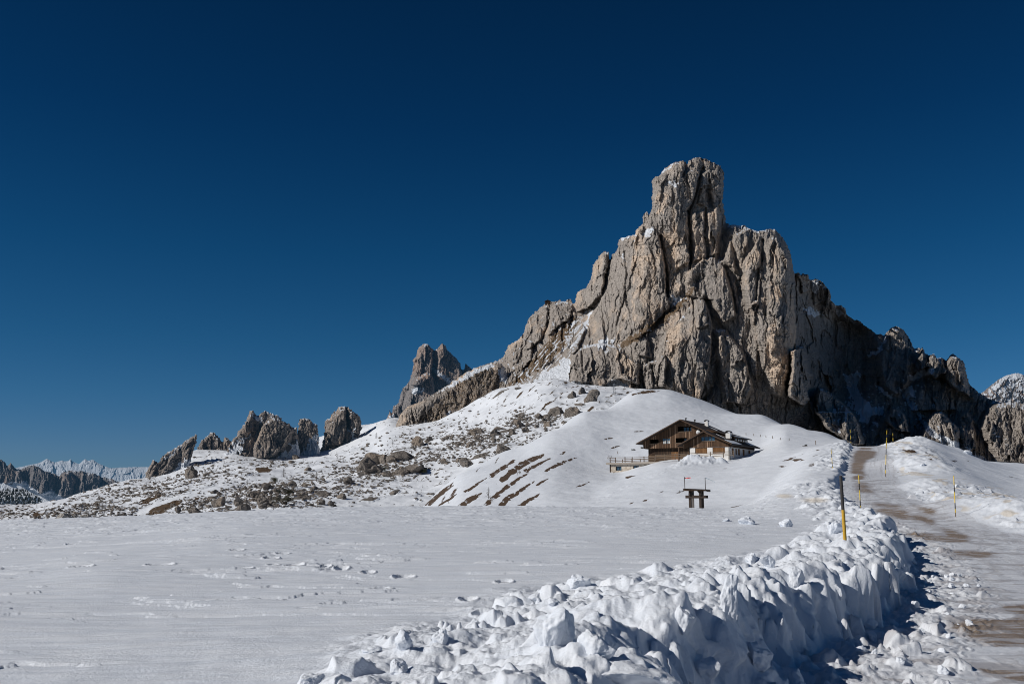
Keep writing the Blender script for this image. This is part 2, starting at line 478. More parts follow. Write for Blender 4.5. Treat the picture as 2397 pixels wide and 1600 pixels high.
FIELD = [(3, -1.66), (8, -1.62), (14, -1.56), (22, -1.42), (30, -1.25), (45, -1.0)]
COLS = {
    -900: [(3, -1.7), (30, -2.0), (60, -2.6), (75, -3.0), (110, -9), (160, -20), (480, -60)],
    -300: [(3, -1.66), (22, -1.7), (45, -1.95), (60, -2.0), (75, -2.15), (110, -8), (160, -18), (480, -60)],
    0: FIELD[:4] + [(22, -1.62), (45, -1.68), (60, -1.66), zv(75, 1220), (90, -2.5), (110, -7), (160, -17), (480, -60)],
    300: FIELD[:4] + [(45, -1.38), (60, -1.30), zv(75, 1209), (90, -2.1), (110, -6), (160, -16), (480, -60)],
    600: FIELD + [(60, -.98), zv(75, 1195), (90, -1.5), (110, -5), (160, -15), (480, -60)],
    800: FIELD + [(60, -.80), zv(75, 1188), (90, -1.2), (110, -4), (160, -12), (480, -60)],
    930: FIELD + [(60, -.76), zv(75, 1186.5), (90, -1.2), (110, -3.5), (160, -9), (215, -5), (250, -9), (480, -60)],
    985: FIELD + [(60, -.76), zv(75, 1186), (90, -1.2), (110, -3.2), (130, -5), (160, -5), zv(215, 1176), (250, -5), (480, -60)],
    1040: FIELD + [(60, -.76), zv(75, 1186), (90, -1.2), (110, -3), (130, -4), (160, -2.6), (200, 1.4), zv(225, 1137), (260, -2), (480, -60)],
    1086: FIELD + [(60, -.76), zv(75, 1186), (90, -1.2), (110, -3), (130, -3.6), (160, -1.2), (200, 3.9), zv(235, 1099), (270, 2), (480, -50)],
    1166: FIELD + [(60, -.76), zv(75, 1186), (90, -1.2), (110, -2.8), (130, -3), (160, 0), (200, 5.8), zv(250, 1063), (280, 7), (480, -50)],
    1219: FIELD + [(60, -.76), zv(75, 1186), (90, -1.2), (110, -2.6), (130, -2.4), (160, .7), (200, 6.6), zv(257, 1040), (290, 9), (480, -50)],
    1304: FIELD + [(60, -.76), zv(75, 1187), (90, -1.2), (110, -2.2), (130, -1.4), (160, 1.7), (200, 7.4), (240, 15.7), zv(272, 993), (310, 14), (480, -40)],
    1379: FIELD + [(60, -.78), zv(75, 1187), (90, -1.2), (110, -1.8), (130, -.9), (160, 1.6), (200, 6.6), (240, 16.4), zv(290, 954), (330, 19), (480, -40)],
    1440: FIELD + [(60, -.80), zv(75, 1188), (90, -1.2), (110, -1.6), (130, -.4), (160, 2.3), (180, 3.9), (200, 6.3), (250, 18.2), zv(310, 930), (360, 22), (480, -40)],
    1500: FIELD + [(60, -.82), zv(75, 1188), (90, -1.2), (110, -1.4), (130, .2), (160, 3.3), (180, 5.3), (200, 7.4), (250, 18.4), zv(320, 915), (370, 25), (480, -40)],
    1560: FIELD + [(60, -.84), zv(75, 1189), (90, -1.2), (110, -1.1), (130, .7), (160, 4.3), (180, 6.6), (200, 8.7), (250, 18.6), zv(320, 913), (370, 25), (480, -40)],
    1620: FIELD + [(60, -.86), zv(75, 1190), (90, -1.15), (110, -.7), (130, 1.2), (160, 4.8), (180, 7.0), (200, 9.2), (250, 18.6), zv(318, 923), (370, 22), (480, -40)],
    1700: FIELD + [(60, -.9), zv(75, 1192), (90, -1.0), (110, -.1), (130, 2.0), (160, 5.2), (180, 7.1), (200, 9.3), (250, 18.4), zv(310, 945), (360, 24), (480, -40)],
    1780: FIELD + [(60, -.92), zv(75, 1193), (90, -.5), (110, .9), (130, 3.0), (160, 6.4), (180, 8.3), (200, 10.3), (240, 16.9), zv(285, 968), (330, 22), (480, -40)],
    1850: FIELD + [(60, -.9), zv(75, 1191), (90, 0), (110, 1.7), (130, 3.9), (160, 7.6), (190, 11.4), (220, 15.6), zv(262, 990), (300, 19), (480, -40)],
    1925: FIELD + [(60, -.8), (75, -.1), (90, 1.0), (110, 2.9), (130, 5.1), (160, 8.2), (190, 11.2), zv(225, 1010), (262, 15.5), (300, 8), (480, -40)],
    2000: FIELD + [(60, -.55), (75, .5), (90, 1.8), (110, 3.9), (130, 6.1), (150, 8.4), (165, 9.2), zv(195, 1030), (232, 11.5), (265, 5), (480, -40)],
    2080: FIELD + [(60, -.55), (75, .5), (90, 1.8), (110, 3.9), (130, 6.1), (150, 8.4), zv(160, 1047), (196, 7.5), (225, 2), (480, -40)],
    2160: FIELD + [(60, -.45), (75, .6), (90, 1.9), (110, 3.9), (130, 5.8), (150, 8.0), zv(165, 1050), (200, 5), (480, -40)],
    2250: FIELD + [(60, -.6), (75, .2), (90, 1.3), (110, 2.9), (130, 4.6), (150, 6.8), zv(168, 1065), (200, 5), (480, -40)],
    2400: FIELD + [(60, -.75), (75, -.2), (90, .5), (110, 1.6), (130, 2.9), (150, 4.3), zv(180, 1086), (210, 5), (480, -40)],
    2700: FIELD + [(60, -.9), (75, -.6), (90, -.1), (110, .7), (130, 1.6), (150, 2.6), zv(185, 1120), (215, 3), (480, -40)],
    3400: FIELD + [(60, -1.2), (90, -1), (150, 0), (185, 1), (215, 0), (480, -40)],
}
CU = np.array(sorted(COLS), float)
CZ = np.stack([zcol(COLS[int(c)]) for c in CU])           # columns x DK


def cubic_rows(xk, yk, x):
    """monotone-ish Hermite along the last axis; xk (n), yk (..., n)"""
    i = np.clip(np.searchsorted(xk, x) - 1, 0, len(xk) - 2)
    h = np.diff(xk); d = np.diff(yk, axis=-1) / h
    m = np.empty_like(yk); m[..., 0] = d[..., 0]; m[..., -1] = d[..., -1]
    a = d[..., :-1]; b = d[..., 1:]
    m[..., 1:-1] = np.where(a * b > 0, 2 * a * b / (a + b + 1e-12 * np.sign(a + b + 1e-30)), 0)
    t = (x - xk[i]) / h[i]
    return ((2 * t ** 3 - 3 * t ** 2 + 1) * yk[..., i] + (t ** 3 - 2 * t ** 2 + t) * h[i] * m[..., i] + (-2 * t ** 3 + 3 * t ** 2) * yk[..., i + 1] + (t ** 3 - t ** 2) * h[i] * m[..., i + 1])


# road: left foot line of the bank, width and height of the roadway
RD = np.array([3, 8, 12.7, 14.1, 18.8, 24, 29.3, 45, 58, 80, 100, 120, 150, 175, 220, 480.])
RX = np.array([-1.0, 1.2, 3.25, 3.9, 6.35, 8.95, 11.3, 16.9, 20.1, 26.0, 33.0, 40.2, 51.0, 59., 74, 160])
RWD = np.array([3, 30, 45, 60, 80, 110, 150, 480.]); RW = np.array([6.4, 6.4, 6.2, 5.8, 5.2, 4.8, 4.5, 4.5])
RZD = np.array([3, 30, 45, 60, 75, 90, 110, 130, 150, 165, 200, 480.]); RZ = np.array([-2.32, -2.28, -1.75, -1.02, 0.0, 1.25, 3.4, 5.6, 7.95, 8.6, 9.8, -40])


def road_x(D): return cubic_rows(RD, RX, D)
def road_z(D): return cubic_rows(RZD, RZ, D)
def road_w(D): return np.interp(D, RWD, RW)


def ground_base(ucol, D):
    """ucol (m,), D (n,) -> heights (n, m) of the smooth snow surface; ucol is the azimuth as a photo column at the horizon"""
    zr = cubic_rows(DK, CZ, D)                       # columns x n
    out = cubic_rows(CU, np.ascontiguousarray(zr.T), ucol)   # n x m
    return out


def azim(ucol, D):
    """X at depth D for the azimuth column (column position at horizon level)"""
    return (ucol - W / 2) / F * (D * CP)


# chunk list for the ploughed bank: (x, y, size, height, seed)
def stamp_chunks(Z, X, Y, D, chunks):
    """raise Z with small faceted blocks; Z/X/Y are (rows of constant D) grids"""
    for (cx, cy, r, hgt, zb, sd) in chunks:
        i0 = np.searchsorted(D, cy - r * 1.3); i1 = np.searchsorted(D, cy + r * 1.3)
        if i1 - i0 < 2: continue
        row = X[(i0 + i1) // 2]
        j0 = np.searchsorted(row, cx - r * 1.5); j1 = np.searchsorted(row, cx + r * 1.5)
        if j1 - j0 < 2: continue
        x = X[i0:i1, j0:j1] - cx; y = Y[i0:i1, j0:j1] - cy
        g = np.random.default_rng(sd)
        top = np.full(x.shape, 1e9, np.float32)
        a0 = g.uniform(0, 6.28)
        for k in range(g.integers(5, 8)):
            a = a0 + k * 6.28 / 6 + g.uniform(-.4, .4)
            d = r * g.uniform(.6, 1.0); sl = g.uniform(1.5, 5.5)
            top = np.minimum(top, (d - (x * math.cos(a) + y * math.sin(a))) * sl)
        ta = g.uniform(0, 6.28); ts = g.uniform(.05, .6); hgt = min(hgt, .8 * r)
        top = np.minimum(top, hgt + (x * math.cos(ta) + y * math.sin(ta)) * ts)
        ta2 = ta + g.uniform(1.5, 4.5)
        top = np.minimum(top, hgt * g.uniform(.9, 1.15) + (x * math.cos(ta2) + y * math.sin(ta2)) * g.uniform(.2, .9))
        z = Z[i0:i1, j0:j1]
        cand = zb + top
        # slightly rounded union
        k = (.07 if g.random() < .22 else .8) * r + .014
        hh = np.clip(.5 + .5 * (cand - z) / k, 0, 1)
        Z[i0:i1, j0:j1] = np.where(top > -.3, z + (cand - z) * hh + k * hh * (1 - hh), z)


def bank_h(D): return np.interp(D, [3, 22, 35, 50, 70, 90, 150, 170, 480], [.82, .90, .88, .80, .62, .5, .38, .25, .2])


def make_height(ucol, D, detail):
    """full ground height with road, banks, mounds; returns X, Y, Z and masks"""
    Dn = D[:, None]
    X = azim(ucol[None, :], Dn); Y = np.broadcast_to(Dn, X.shape).copy()
    Z = ground_base(ucol, D)
    xl = road_x(D)[:, None]; zr = road_z(D)[:, None]; w = road_w(D)[:, None]; bh = bank_h(D)[:, None]
    slope = np.gradient(road_x(D), D)[:, None]; ca = 1 / np.sqrt(1 + slope ** 2)
    # scalloped foot line
    jag = .42 * perlin(Y / 3.1 + X * .1, X * 0 + 3.1, 5) + .24 * perlin(Y / 1.3 + .5 * X, X * 1.1, 6) + .16 * perlin(Y / .6 + X, X * 2.2, 16) + .08 * perlin(Y / .22, X * 5, 18) + .12
    near = sstep(120, 40, Dn)
    s = (xl - X) * ca + jag * (.35 + .65 * near)
    top = zr + bh
    # blend smooth snow to the bank top near the road
    wl = sstep(9, 2.0, s) * sstep(188, 155, Dn)
    heap = (.15 * np.exp(-((s - 2.0) / 1.6) ** 2) + .10 * np.exp(-((s - .9) / .7) ** 2)) * near * sstep(4.8, 9.5, Dn) * (.75 + .9 * fbm(X / 2.6, Y / 2.6, 8, 3)) + .06 * np.exp(-((s - 1) / .9) ** 2)
    Zs = Z * (1 - wl) + top * wl + heap
    cl = sstep(0.0, .38 + .85 * np.clip(.4 + .9 * perlin(X / 2.4, Y / 2.4, 10), 0, 1), s + (.16 * fbm(X * 1.3, Y * 1.3, 9, 3) + .16 * facets(X, Y, .5, .5, 12, .5, .5)) * near)
    face = cl ** .8
    # right side: s2 = distance beyond the right edge
    jag2 = .5 * perlin(Y / 6, X * 0, 15) + .3 * perlin(Y / 1.7, X * .1, 25)
    s2 = (X - xl) * ca - w + jag2
    wr = sstep(10, 2.5, s2) * sstep(230, 170, Dn)
    top2 = zr + bh * .55
    rb = sstep(0, 2.6, s2)
    Zr = (Z * (1 - wr) + top2 * wr)
    roadz = zr + 0 * X
    left = s > -(w * .45)
    Zf = np.where(s > -w * .4, roadz + (Zs - roadz) * face, roadz + (Zr - roadz) * rb)
    onroad = (s < .02) & (s2 < .05) & (Dn < 172)
    return X, Y, Zf, s, s2, onroad, near, np.where(s > -w * .4, 4 * face * (1 - face), 0)


def mounds(Z, X, Y, lst):
    for (u, v, D, r, h, asp) in lst:
        cx, cy, _ = P(u, v, D)
        d2 = ((X - cx) / r) ** 2 + ((Y - cy) / (r * asp)) ** 2
        Z += h * np.exp(-d2 * 1.2)


FOOT = [  # footprints and trail holes of the field: photo u, v, length px, height px
    (545, 1268, 22, 4), (553, 1283, 34, 5), (636, 1298, 34, 6), (662, 1291, 30, 5), (567, 1320, 44, 6), (690, 1318, 44, 6), (640, 1316, 26, 5),
    (800, 1322, 34, 5), (860, 1337, 32, 9), (945, 1345, 48, 7), (890, 1369, 56, 11), (1180, 1354, 40, 4), (1095, 1392, 44, 9), (1130, 1426, 50, 8),
    (375, 1316, 60, 4), (190, 1320, 48, 4), (440, 1260, 26, 4), (170, 1270, 30, 3), (760, 1320, 26, 4),
]


# ---- near ground (field, bank, road) --------------------------------------------------------------
def build_near():
    u = np.arange(-420, 2760, 2.35); D = np.exp(np.arange(math.log(4.6), math.log(97.0), .00285))
    X, Y, Z, s, s2, onroad, near, cut = make_height(u, D, True)
    Dn = D[:, None]
    # wind-packed field relief: long shallow ripples and small broken crusts
    Zbase0 = Z.copy()
    offl = sstep(2.6, 5.5, s)
    wx = X + 1.5 * perlin(X / 9, Y / 9, 41)
    Z += offl * (.034 * fbm(wx / 5.0, Y / 1.5, 42, 4) + .012 * fbm(wx / 1.2, Y / .35, 43, 3) + .020 * (ridged(wx / 3.4, Y / .8, 48, 3) - .6))
    lay = fbm(wx / 3.2 + .3 * Y, Y / 1.15, 44, 4)
    for th, hh in ((.30, .030), (.62, .030), (-.25, .022), (.05, .020)):
        Z += offl * hh * sstep(th - .012, th + .012, lay) * sstep(.0, .3, perlin(X / 7, Y / 4, 46 + int(th * 100)) )
    far = sstep(30, 60, Dn)
    Z += far * offl * (.055 * fbm(X / 1.9, Y / .8, 47, 5) + .05 * sstep(.55, .64, fbm(X / 2.0, Y / 1.1, 49, 4)))
    # footprints
    for (fu, fv, fl, fh) in FOOT:
        d = 1.45 * F / (fv - HOR); d = float(np.clip(d, 6, 90))
        for _ in range(3):
            i = min(np.searchsorted(D, d), len(D) - 1); j = min(np.searchsorted(u, fu), len(u) - 1)
            d = float(np.clip((EYE - (Z[i, j] + EYE) + EYE - EYE) and (-Z[i, j]) * F / (fv - HOR), 6, 90))
        cx = float(P(fu, fv, d)[0]); L = fl / F * d * .5; Wd = max(.13, min(.22, fh / F * d * d / 1.4 * .5))
        dd = ((X - cx) / L) ** 2 + ((Y - d) / Wd) ** 2 + .35 * perlin(X * 3, Y * 3, int(fu))
        Z -= .10 * sstep(1.15, .55, dd) * (1 + .25 * perlin(X * 6, Y * 6, 77))
        Z += .03 * sstep(1.9, 1.2, dd) * sstep(.9, 1.2, dd)
    # bank: blocks thrown up by the plough
    base = Z.copy()
    g = np.random.default_rng(11)
    ch = []
    def bank_pt(d, so):
        m = float(np.gradient(np.interp([d - .5, d + .5], RD, RX))[0])
        x = float(road_x(np.array([d]))[0]) - so * math.sqrt(1 + m * m)
        return x
    SOD = [5, 8, 9, 11, 14, 17, 21, 26, 35, 60]; SOW = [1.5, 2.2, 2.7, 3.1, 3.7, 4.1, 3.7, 3.0, 2.9, 3.0]
    def zb_at(x, y):
        i = min(max(np.searchsorted(D, y), 0), len(D) - 1); j = min(max(np.searchsorted(X[i], x), 0), X.shape[1] - 1)
        return base[i, j]
    for k in range(4200):
        d = 5.2 + 55 * g.random() ** 1.35
        so = .3 + float(np.interp(d, SOD, SOW)) * g.random() ** 1.05
        if perlin(np.array([d / 1.6]), np.array([so / .9]), 301)[0] < .02 + .10 * max(0, so - 1.4): continue      # drifted-over gaps
        r = float(np.clip(g.lognormal(-3.25, .8), .014, .24)) * (1 + .02 * max(0, d - 12))
        x = bank_pt(d, so)
        ch.append((x, d, r, r * g.uniform(.3, 1.0), zb_at(x, d) - .12 * r, int(g.integers(1e9))))
    for k in range(46):                                    # big slabs along the lip
        d = 6.5 + 33 * g.random() ** 1.2
        so = .5 + .85 * float(np.interp(d, SOD, SOW)) * g.random()
        r = g.uniform(.12, .26)
        x = bank_pt(d, so)
        ch.append((x, d, r, r * g.uniform(.5, 1.0), zb_at(x, d) - .05, int(g.integers(1e9))))
    for k in range(240):                                    # blocks sticking out of the cut face
        d = 6 + 42 * g.random() ** 1.4
        so = .02 + .9 * g.random()
        r = float(np.clip(g.lognormal(-2.9, .6), .03, .2))
        x = bank_pt(d, so)
        ch.append((x, d, r, r * g.uniform(.4, 1.0), zb_at(x, d) - .02, int(g.integers(1e9))))
    for k in range(900):                                    # crumbs at the foot and on the verge of the road
        d = 6 + 50 * g.random() ** 1.5
        so = -.05 - 1.9 * g.random() ** 1.7
        r = float(np.clip(g.lognormal(-2.7, .55), .025, .26))
        x = bank_pt(d, so)
        ch.append((x, d, r, r * g.uniform(.5, 1.1), zb_at(x, d) - .02, int(g.integers(1e9))))
    for k in range(900):                                    # right bank
        d = 24 + 70 * g.random()
        w = float(road_w(np.array([d]))[0])
        so = -(w + .2 + 6.5 * g.random() ** 1.1) 
        r = float(np.clip(g.lognormal(-1.7, .55), .08, .6))
        x = bank_pt(d, so)
        ch.append((x, d, r, r * g.uniform(.25, .65), zb_at(x, d) - .05, int(g.integers(1e9))))
    for k in range(420):                                    # bank farther up the left of the road
        d = 50 + 46 * g.random()
        so = .1 + 3.2 * g.random()
        r = float(np.clip(g.lognormal(-1.75, .45), .08, .45))
        x = bank_pt(d, so)
        ch.append((x, d, r, r * g.uniform(.4, .9), zb_at(x, d) - .05, int(g.integers(1e9))))
    mounds(Z, X, Y, [(2250, 1180, 64, 3.2, .75, 1.2), (2390, 1185, 58, 3.4, .8, 1.2), (2170, 1120, 88, 2.4, .6, 1.3), (1905, 1162, 88, 2.6, .4, .8), (1835, 1160, 90, 1.6, .4, .7)])
    sow = np.interp(D, SOD, SOW)[:, None] + .3
    bankm = sstep(-2.2, -.2, s) * sstep(sow + .7, sow - .5, s)
    soft = bankm * near
    Z += soft * (.19 * (ridged((Y + .6 * X) / 1.7, (X - .7 * Y) / 3.6, 64, 3) - .62) + .09 * fbm(X / .8, Y / 1.1, 65, 3))
    stamp_chunks(Z, X, Y, D, ch)
    Zb = blur(Z, 4); Z = Z + (Zb - Z) * np.clip(soft, 0, 1) * sstep(-.4, .2, fbm(X / 1.1, Y / 1.4, 66, 2)) * .9
    rough = bankm * near
    fz = sstep(-.1, .3, s) * sstep(2.6, 1.2, s) * near
    Z += fz * .22 * (ridged((Y + .35 * X) / 1.5, (X - .5 * Y) / 4.5, 58, 4) - .6) + fz * .10 * fbm(X / .9, Y / .9, 59, 3)
    Z += rough * (.035 * fbm(X * 2.1, Y * 2.1, 51, 4) + .06 * (ridged(X * 1.6, Y * 1.6, 52, 5) - .6) + .02 * fbm(X * 7, Y * 7, 60, 3) + .14 * facets(X + .3 * perlin(X, Y, 55), Y, .45, .45, 56, .7, .25) * sstep(.1, .6, fbm(X / 1.2, Y / 1.2, 57, 3)))
    rbm = sstep(-.2, 1.2, s2) * sstep(12, 8, s2)
    Z += rbm * (.16 * (ridged(X * .5, Y * .35, 53, 5) - .55) + .05 * fbm(X * 2, Y * 1.5, 54, 3))
    # ploughed ruts and tyre lines on the road
    lane = -s
    rd = sstep(.3, 1.2, lane) * sstep(-.2, .8, -s2)
    Z += rd * (.018 * fbm(lane * 2.2, Y / 2.5, 61, 4) + .012 * np.sin(lane * 38) * np.exp(-((lane - 1.75) / .22) ** 2) + .03 * np.exp(-((lane - .9) / .5) ** 2) * fbm(X * 4, Y * 4, 62, 3))
    Z += sstep(-.3, .1, lane) * sstep(2.4, .2, lane) * .05 * np.abs(fbm(X * 2.6, Y * 2.6, 63, 4))
    Z = Zbase0 + (Z - Zbase0) * sstep(97, 86, Dn)
    # the cut face is broken sideways too: slumped plates, hollows and crusts that differ with height
    cw = blur(np.clip(cut, 0, 1), 3) * sstep(60, 38, Dn)
    al = Y * .92 + X * .39
    pl_ = facets(al + .15 * perlin(al * 2, Z * 2, 330), Z, .55, .38, 331, .55, .45) + .6 * facets(al, Z + .3 * al, .22, .17, 332, .55, .45) + .07 * fbm(al * 2.4, Z * 2.4, 333, 4)
    pl_ = np.clip(pl_, -.3, .3); X = X + cw * pl_ * .42; Y = Y - cw * pl_ * .20
    # masks
    vv = UV(X, Y, Z + EYE); uu = vv[0]; vv = vv[1]
    DIRT = [
        [(2010, 1055), (2047, 1058), (2046, 1068), (2025, 1075), (2022, 1085), (2018, 1100), (2025, 1110), (1995, 1105), (1998, 1080)],
        [(2005, 1128), (2030, 1128), (2034, 1145), (2045, 1152), (2010, 1152)], [(2033, 1177), (2085, 1178), (2114, 1184), (2105, 1189), (2060, 1185)],
        [(2047, 1190), (2100, 1190), (2130, 1196), (2120, 1203), (2160, 1206), (2187, 1220), (2190, 1229), (2172, 1229), (2165, 1216), (2110, 1213), (2065, 1202)],
        [(2130, 1177), (2150, 1183), (2190, 1192), (2185, 1203), (2165, 1201), (2145, 1190)],
        [(2124, 1247), (2165, 1246), (2195, 1252), (2268, 1258), (2272, 1266), (2230, 1271), (2190, 1264), (2150, 1258)],
        [(2192, 1230), (2230, 1240), (2262, 1252), (2270, 1266), (2235, 1268), (2212, 1248)],
        [(2225, 1287), (2290, 1289), (2330, 1299), (2300, 1304), (2240, 1301)],
        [(2230, 1452), (2290, 1446), (2340, 1452), (2397, 1440), (2620, 1440), (2620, 1515), (2397, 1510), (2340, 1512), (2280, 1494), (2220, 1475)],
        [(2335, 1420), (2420, 1412), (2500, 1440), (2397, 1438)], [(2270, 1555), (2330, 1564), (2420, 1570), (2600, 1600), (2397, 1596), (2330, 1582)],
    ]
    dirt = np.zeros(X.shape, np.float32)
    ju = uu + 6 * perlin(X * 1.2, Y * .8, 71); jv = vv + 3 * perlin(X * 1.1, Y * .7, 72)
    for p in DIRT: dirt[inpoly(ju, jv, p)] = 1
    dirt = blur(dirt, 16); ice = np.clip(blur(dirt, 60) * 1.3 + rd * (.22 + .45 * sstep(-.1, .5, fbm(X / 1.6, Y / 1.1, 73, 4))), 0, 1); strip = rd * np.exp(-((-s - road_w(D)[:, None] * .62) / .9) ** 2) * sstep(.05, .5, fbm(X / 1.1, Y / 4.5, 75, 4)); dirt = dirt * (.62 + .55 * np.clip(.5 + fbm(X / .9, Y / .5, 76, 4), 0, 1)) + .12 * rd + .5 * strip
    grass = np.zeros(X.shape, np.float32)
    dirty = np.clip(.9 * rbm * sstep(.15, .6, fbm(X / 2.4, Y / 3.2, 74, 4)) , 0, 1)
    for (cu, cv, ru, rv) in ((1835, 1160, 26, 7), (1908, 1170, 44, 9), (2250, 1190, 30, 10), (2360, 1200, 20, 12)):
        dirty += .9 * np.exp(-((uu - cu) / ru) ** 2 - ((vv - cv) / rv) ** 2)
    at = dict(dirt=dirt, ice=ice, grass=grass, dirty=dirty, lane=-s, along=Y)
    fm = lambda m: m[:-1, :-1]
    Zw = Z + EYE
    road = fm(onroad)
    bank = fm((s > -.0) & (s < sow + .4) & ~onroad) & (fm(Dn + 0 * X) < 96)
    rbank = fm((s2 >= .05) & (s2 < 9) & ~onroad)
    field = ~(road | bank | rbank)
    o = grid_obj('snow_field', X, Y, Zw, field, at, M['snow']); tag(o, 'wind-packed snow field in front of the chalet', kind='structure')
    o = grid_obj('road', X, Y, Zw, road, at, M['road']); tag(o, 'ploughed snowy road with patches of brown grit', kind='structure')
    o = grid_obj('snow_bank_terrain', X, Y, Zw, bank, at, M['snow']); tag(o, 'broken bank of ploughed snow on the near side of the road', kind='structure')
    o = grid_obj('snow_verge_terrain', X, Y, Zw, rbank, at, M['snow']); tag(o, 'lumpy ploughed snow along the far side of the road', kind='structure')
    return (D, u, X, Y, Zw)


def build_hill():
    u = np.arange(860, 2900, 2.6); D = np.exp(np.arange(math.log(96.9), math.log(430.0), .0023))
    X, Y, Z, s, s2, onroad, near, cut = make_height(u, D, False)
    Dn = D[:, None]
    Zbase0 = Z.copy()
    mounds(Z, X, Y, [(2165, 1040, 158, 5.2, 1.15, .9), (2140, 1040, 160, 3.5, .5, .9), (2120, 1085, 112, 3.6, 1.1, 1.5), (2190, 1098, 105, 3.0, .8, 1.6), (2245, 1060, 158, 2.5, .7, .8),
                     (2130, 1060, 140, 2.5, .5, 1.2), (1985, 1010, 175, 2.5, .4, 1), (1870, 1050, 150, 3.0, .3, 1)])
    # heap of cleared snow before the chalet
    lump = 0
    for (cu, cv, D0, r, h) in ((1612, 1082, 172, 1.9, 1.15), (1640, 1080, 172, 1.9, .95), (1592, 1095, 169, 2.4, .5), (1668, 1076, 172, 1.2, .9), (1690, 1076, 171, .8, 1.0), (1655, 1084, 170, 1.8, .4)):
        cx, cy, _ = P(cu, cv, D0)
        e = np.exp(-(((X - cx) / r) ** 2 + ((Y - cy) / (r * .9)) ** 2))
        Z += h * e; lump = lump + e
    lump = np.clip(lump, 0, 1)
    off = sstep(.5, 4, s) + sstep(2, 6, s2)
    Z += np.clip(off, 0, 1) * (.16 * fbm(X / 14, Y / 14, 81, 4) + .05 * fbm(X / 2.2, Y / 3.5, 82, 4))
    Z += lump * (.45 * (ridged(X * .9, Y * .9, 83, 4) - .55) + .16 * fbm(X * 2.2, Y * 2.2, 84, 3) + .35 * facets(X, Y, .8, .8, 89, .6, .5))
    bankm = sstep(-.6, .3, s) * sstep(4.2, 2.4, s) * sstep(185, 165, Dn)
    rbm = sstep(-.2, .8, s2) * sstep(9, 5, s2) * sstep(185, 165, Dn)
    Z += bankm * (.40 * (ridged(X * .45, Y * .45, 85, 4) - .5) + .25 * fbm(X * .9, Y * .9, 86, 3))
    Z += rbm * (.30 * (ridged(X * .4, Y * .4, 87, 4) - .5) + .15 * fbm(X * .9, Y * .9, 88, 3))
    Z = Zbase0 + (Z - Zbase0) * sstep(97, 108, Dn)
    uu, vv = UV(X, Y, Z + EYE)
    GR = [  # brown grass streaks on the left flank and thin patches elsewhere (photo polygons)
        [(992, 1183), (1010, 1166), (1034, 1147), (1058, 1134), (1062, 1136), (1042, 1153), (1020, 1172), (1008, 1183)], [(1024, 1183), (1046, 1168), (1068, 1154), (1070, 1156), (1048, 1172), (1032, 1183)],
        [(1070, 1183), (1090, 1168), (1112, 1156), (1128, 1150), (1120, 1162), (1102, 1176), (1092, 1183)], [(1126, 1183), (1150, 1162), (1176, 1142), (1204, 1122), (1240, 1102), (1236, 1108), (1206, 1130), (1180, 1152), (1158, 1170), (1146, 1183)],
        [(1160, 1183), (1188, 1160), (1222, 1140), (1256, 1122), (1252, 1128), (1220, 1150), (1192, 1172), (1180, 1183)], [(1146, 1112), (1172, 1092), (1204, 1074), (1210, 1075), (1188, 1092), (1166, 1108), (1150, 1118)],
        [(1166, 1124), (1186, 1104), (1216, 1082), (1250, 1067), (1277, 1060), (1272, 1068), (1244, 1082), (1218, 1098), (1194, 1116), (1174, 1130)], [(1085, 1150), (1112, 1132), (1140, 1116), (1142, 1118), (1116, 1136), (1090, 1153)],
        [(1225, 1100), (1256, 1084), (1290, 1070), (1292, 1072), (1260, 1090), (1230, 1106)], [(1270, 1102), (1302, 1084), (1350, 1068), (1354, 1070), (1312, 1088), (1280, 1104)], [(1210, 1183), (1240, 1164), (1264, 1152), (1266, 1154), (1246, 1170), (1228, 1183)],
        [(1298, 1066), (1320, 1056), (1332, 1053), (1316, 1062)], [(1250, 1135), (1285, 1116), (1288, 1118), (1256, 1138)], [(1030, 1152), (1060, 1128), (1063, 1129), (1036, 1153)],
        [(1480, 1009), (1500, 1007), (1514, 1010), (1492, 1011)], [(1496, 916), (1525, 912), (1548, 915), (1520, 920), (1490, 922)], [(1470, 922), (1500, 919), (1480, 926)],
        [(1410, 1026), (1425, 1023), (1442, 1024), (1418, 1029)], [(1422, 1050), (1440, 1044), (1458, 1041), (1436, 1049)], [(1400, 955), (1420, 948), (1440, 944), (1415, 953)],
        [(1850, 1074), (1875, 1073), (1885, 1077), (1860, 1079)], [(1890, 1085), (1905, 1083), (1912, 1088), (1896, 1092)], [(1875, 1043), (1895, 1042), (1893, 1045)], [(1850, 1137), (1872, 1135), (1866, 1141)],
        [(1906, 1053), (1920, 1052), (1916, 1055)], [(1870, 1126), (1880, 1126), (1876, 1129)],
        [(2110, 1052), (2140, 1052), (2148, 1060), (2125, 1060)], [(2160, 1057), (2175, 1058), (2170, 1062)], [(2220, 1076), (2242, 1077), (2236, 1081)], [(2165, 1072), (2190, 1074), (2180, 1077)],
        [(1456, 1094), (1476, 1089), (1470, 1098)], [(1432, 1103), (1440, 1099), (1446, 1103), (1436, 1107)], [(1460, 1116), (1490, 1111), (1470, 1121)], [(1470, 1180), (1490, 1172), (1480, 1179)], [(1500, 1172), (1520, 1164), (1512, 1172)],
        [(1535, 1155), (1560, 1145), (1550, 1152)], [(1580, 1155), (1602, 1148), (1590, 1155)], [(1345, 1140), (1380, 1125), (1365, 1138)],
    ]
    gr = np.zeros(X.shape, np.float32)
    ju = uu + 3 * perlin(X * .5, Y * .12, 91) + 2 * perlin(X * 1.7, Y * .5, 93); jv = vv + 1.2 * perlin(X * .5, Y * .2, 92) + 1.0 * perlin(X * 1.7, Y * .8, 94)
    for p in GR: gr[inpoly(ju, jv, p)] = 1
    gr = blur(gr, 2) * (1.05 - .55 * sstep(.0, .5, fbm(X / .7, Y / 5, 90, 4)))
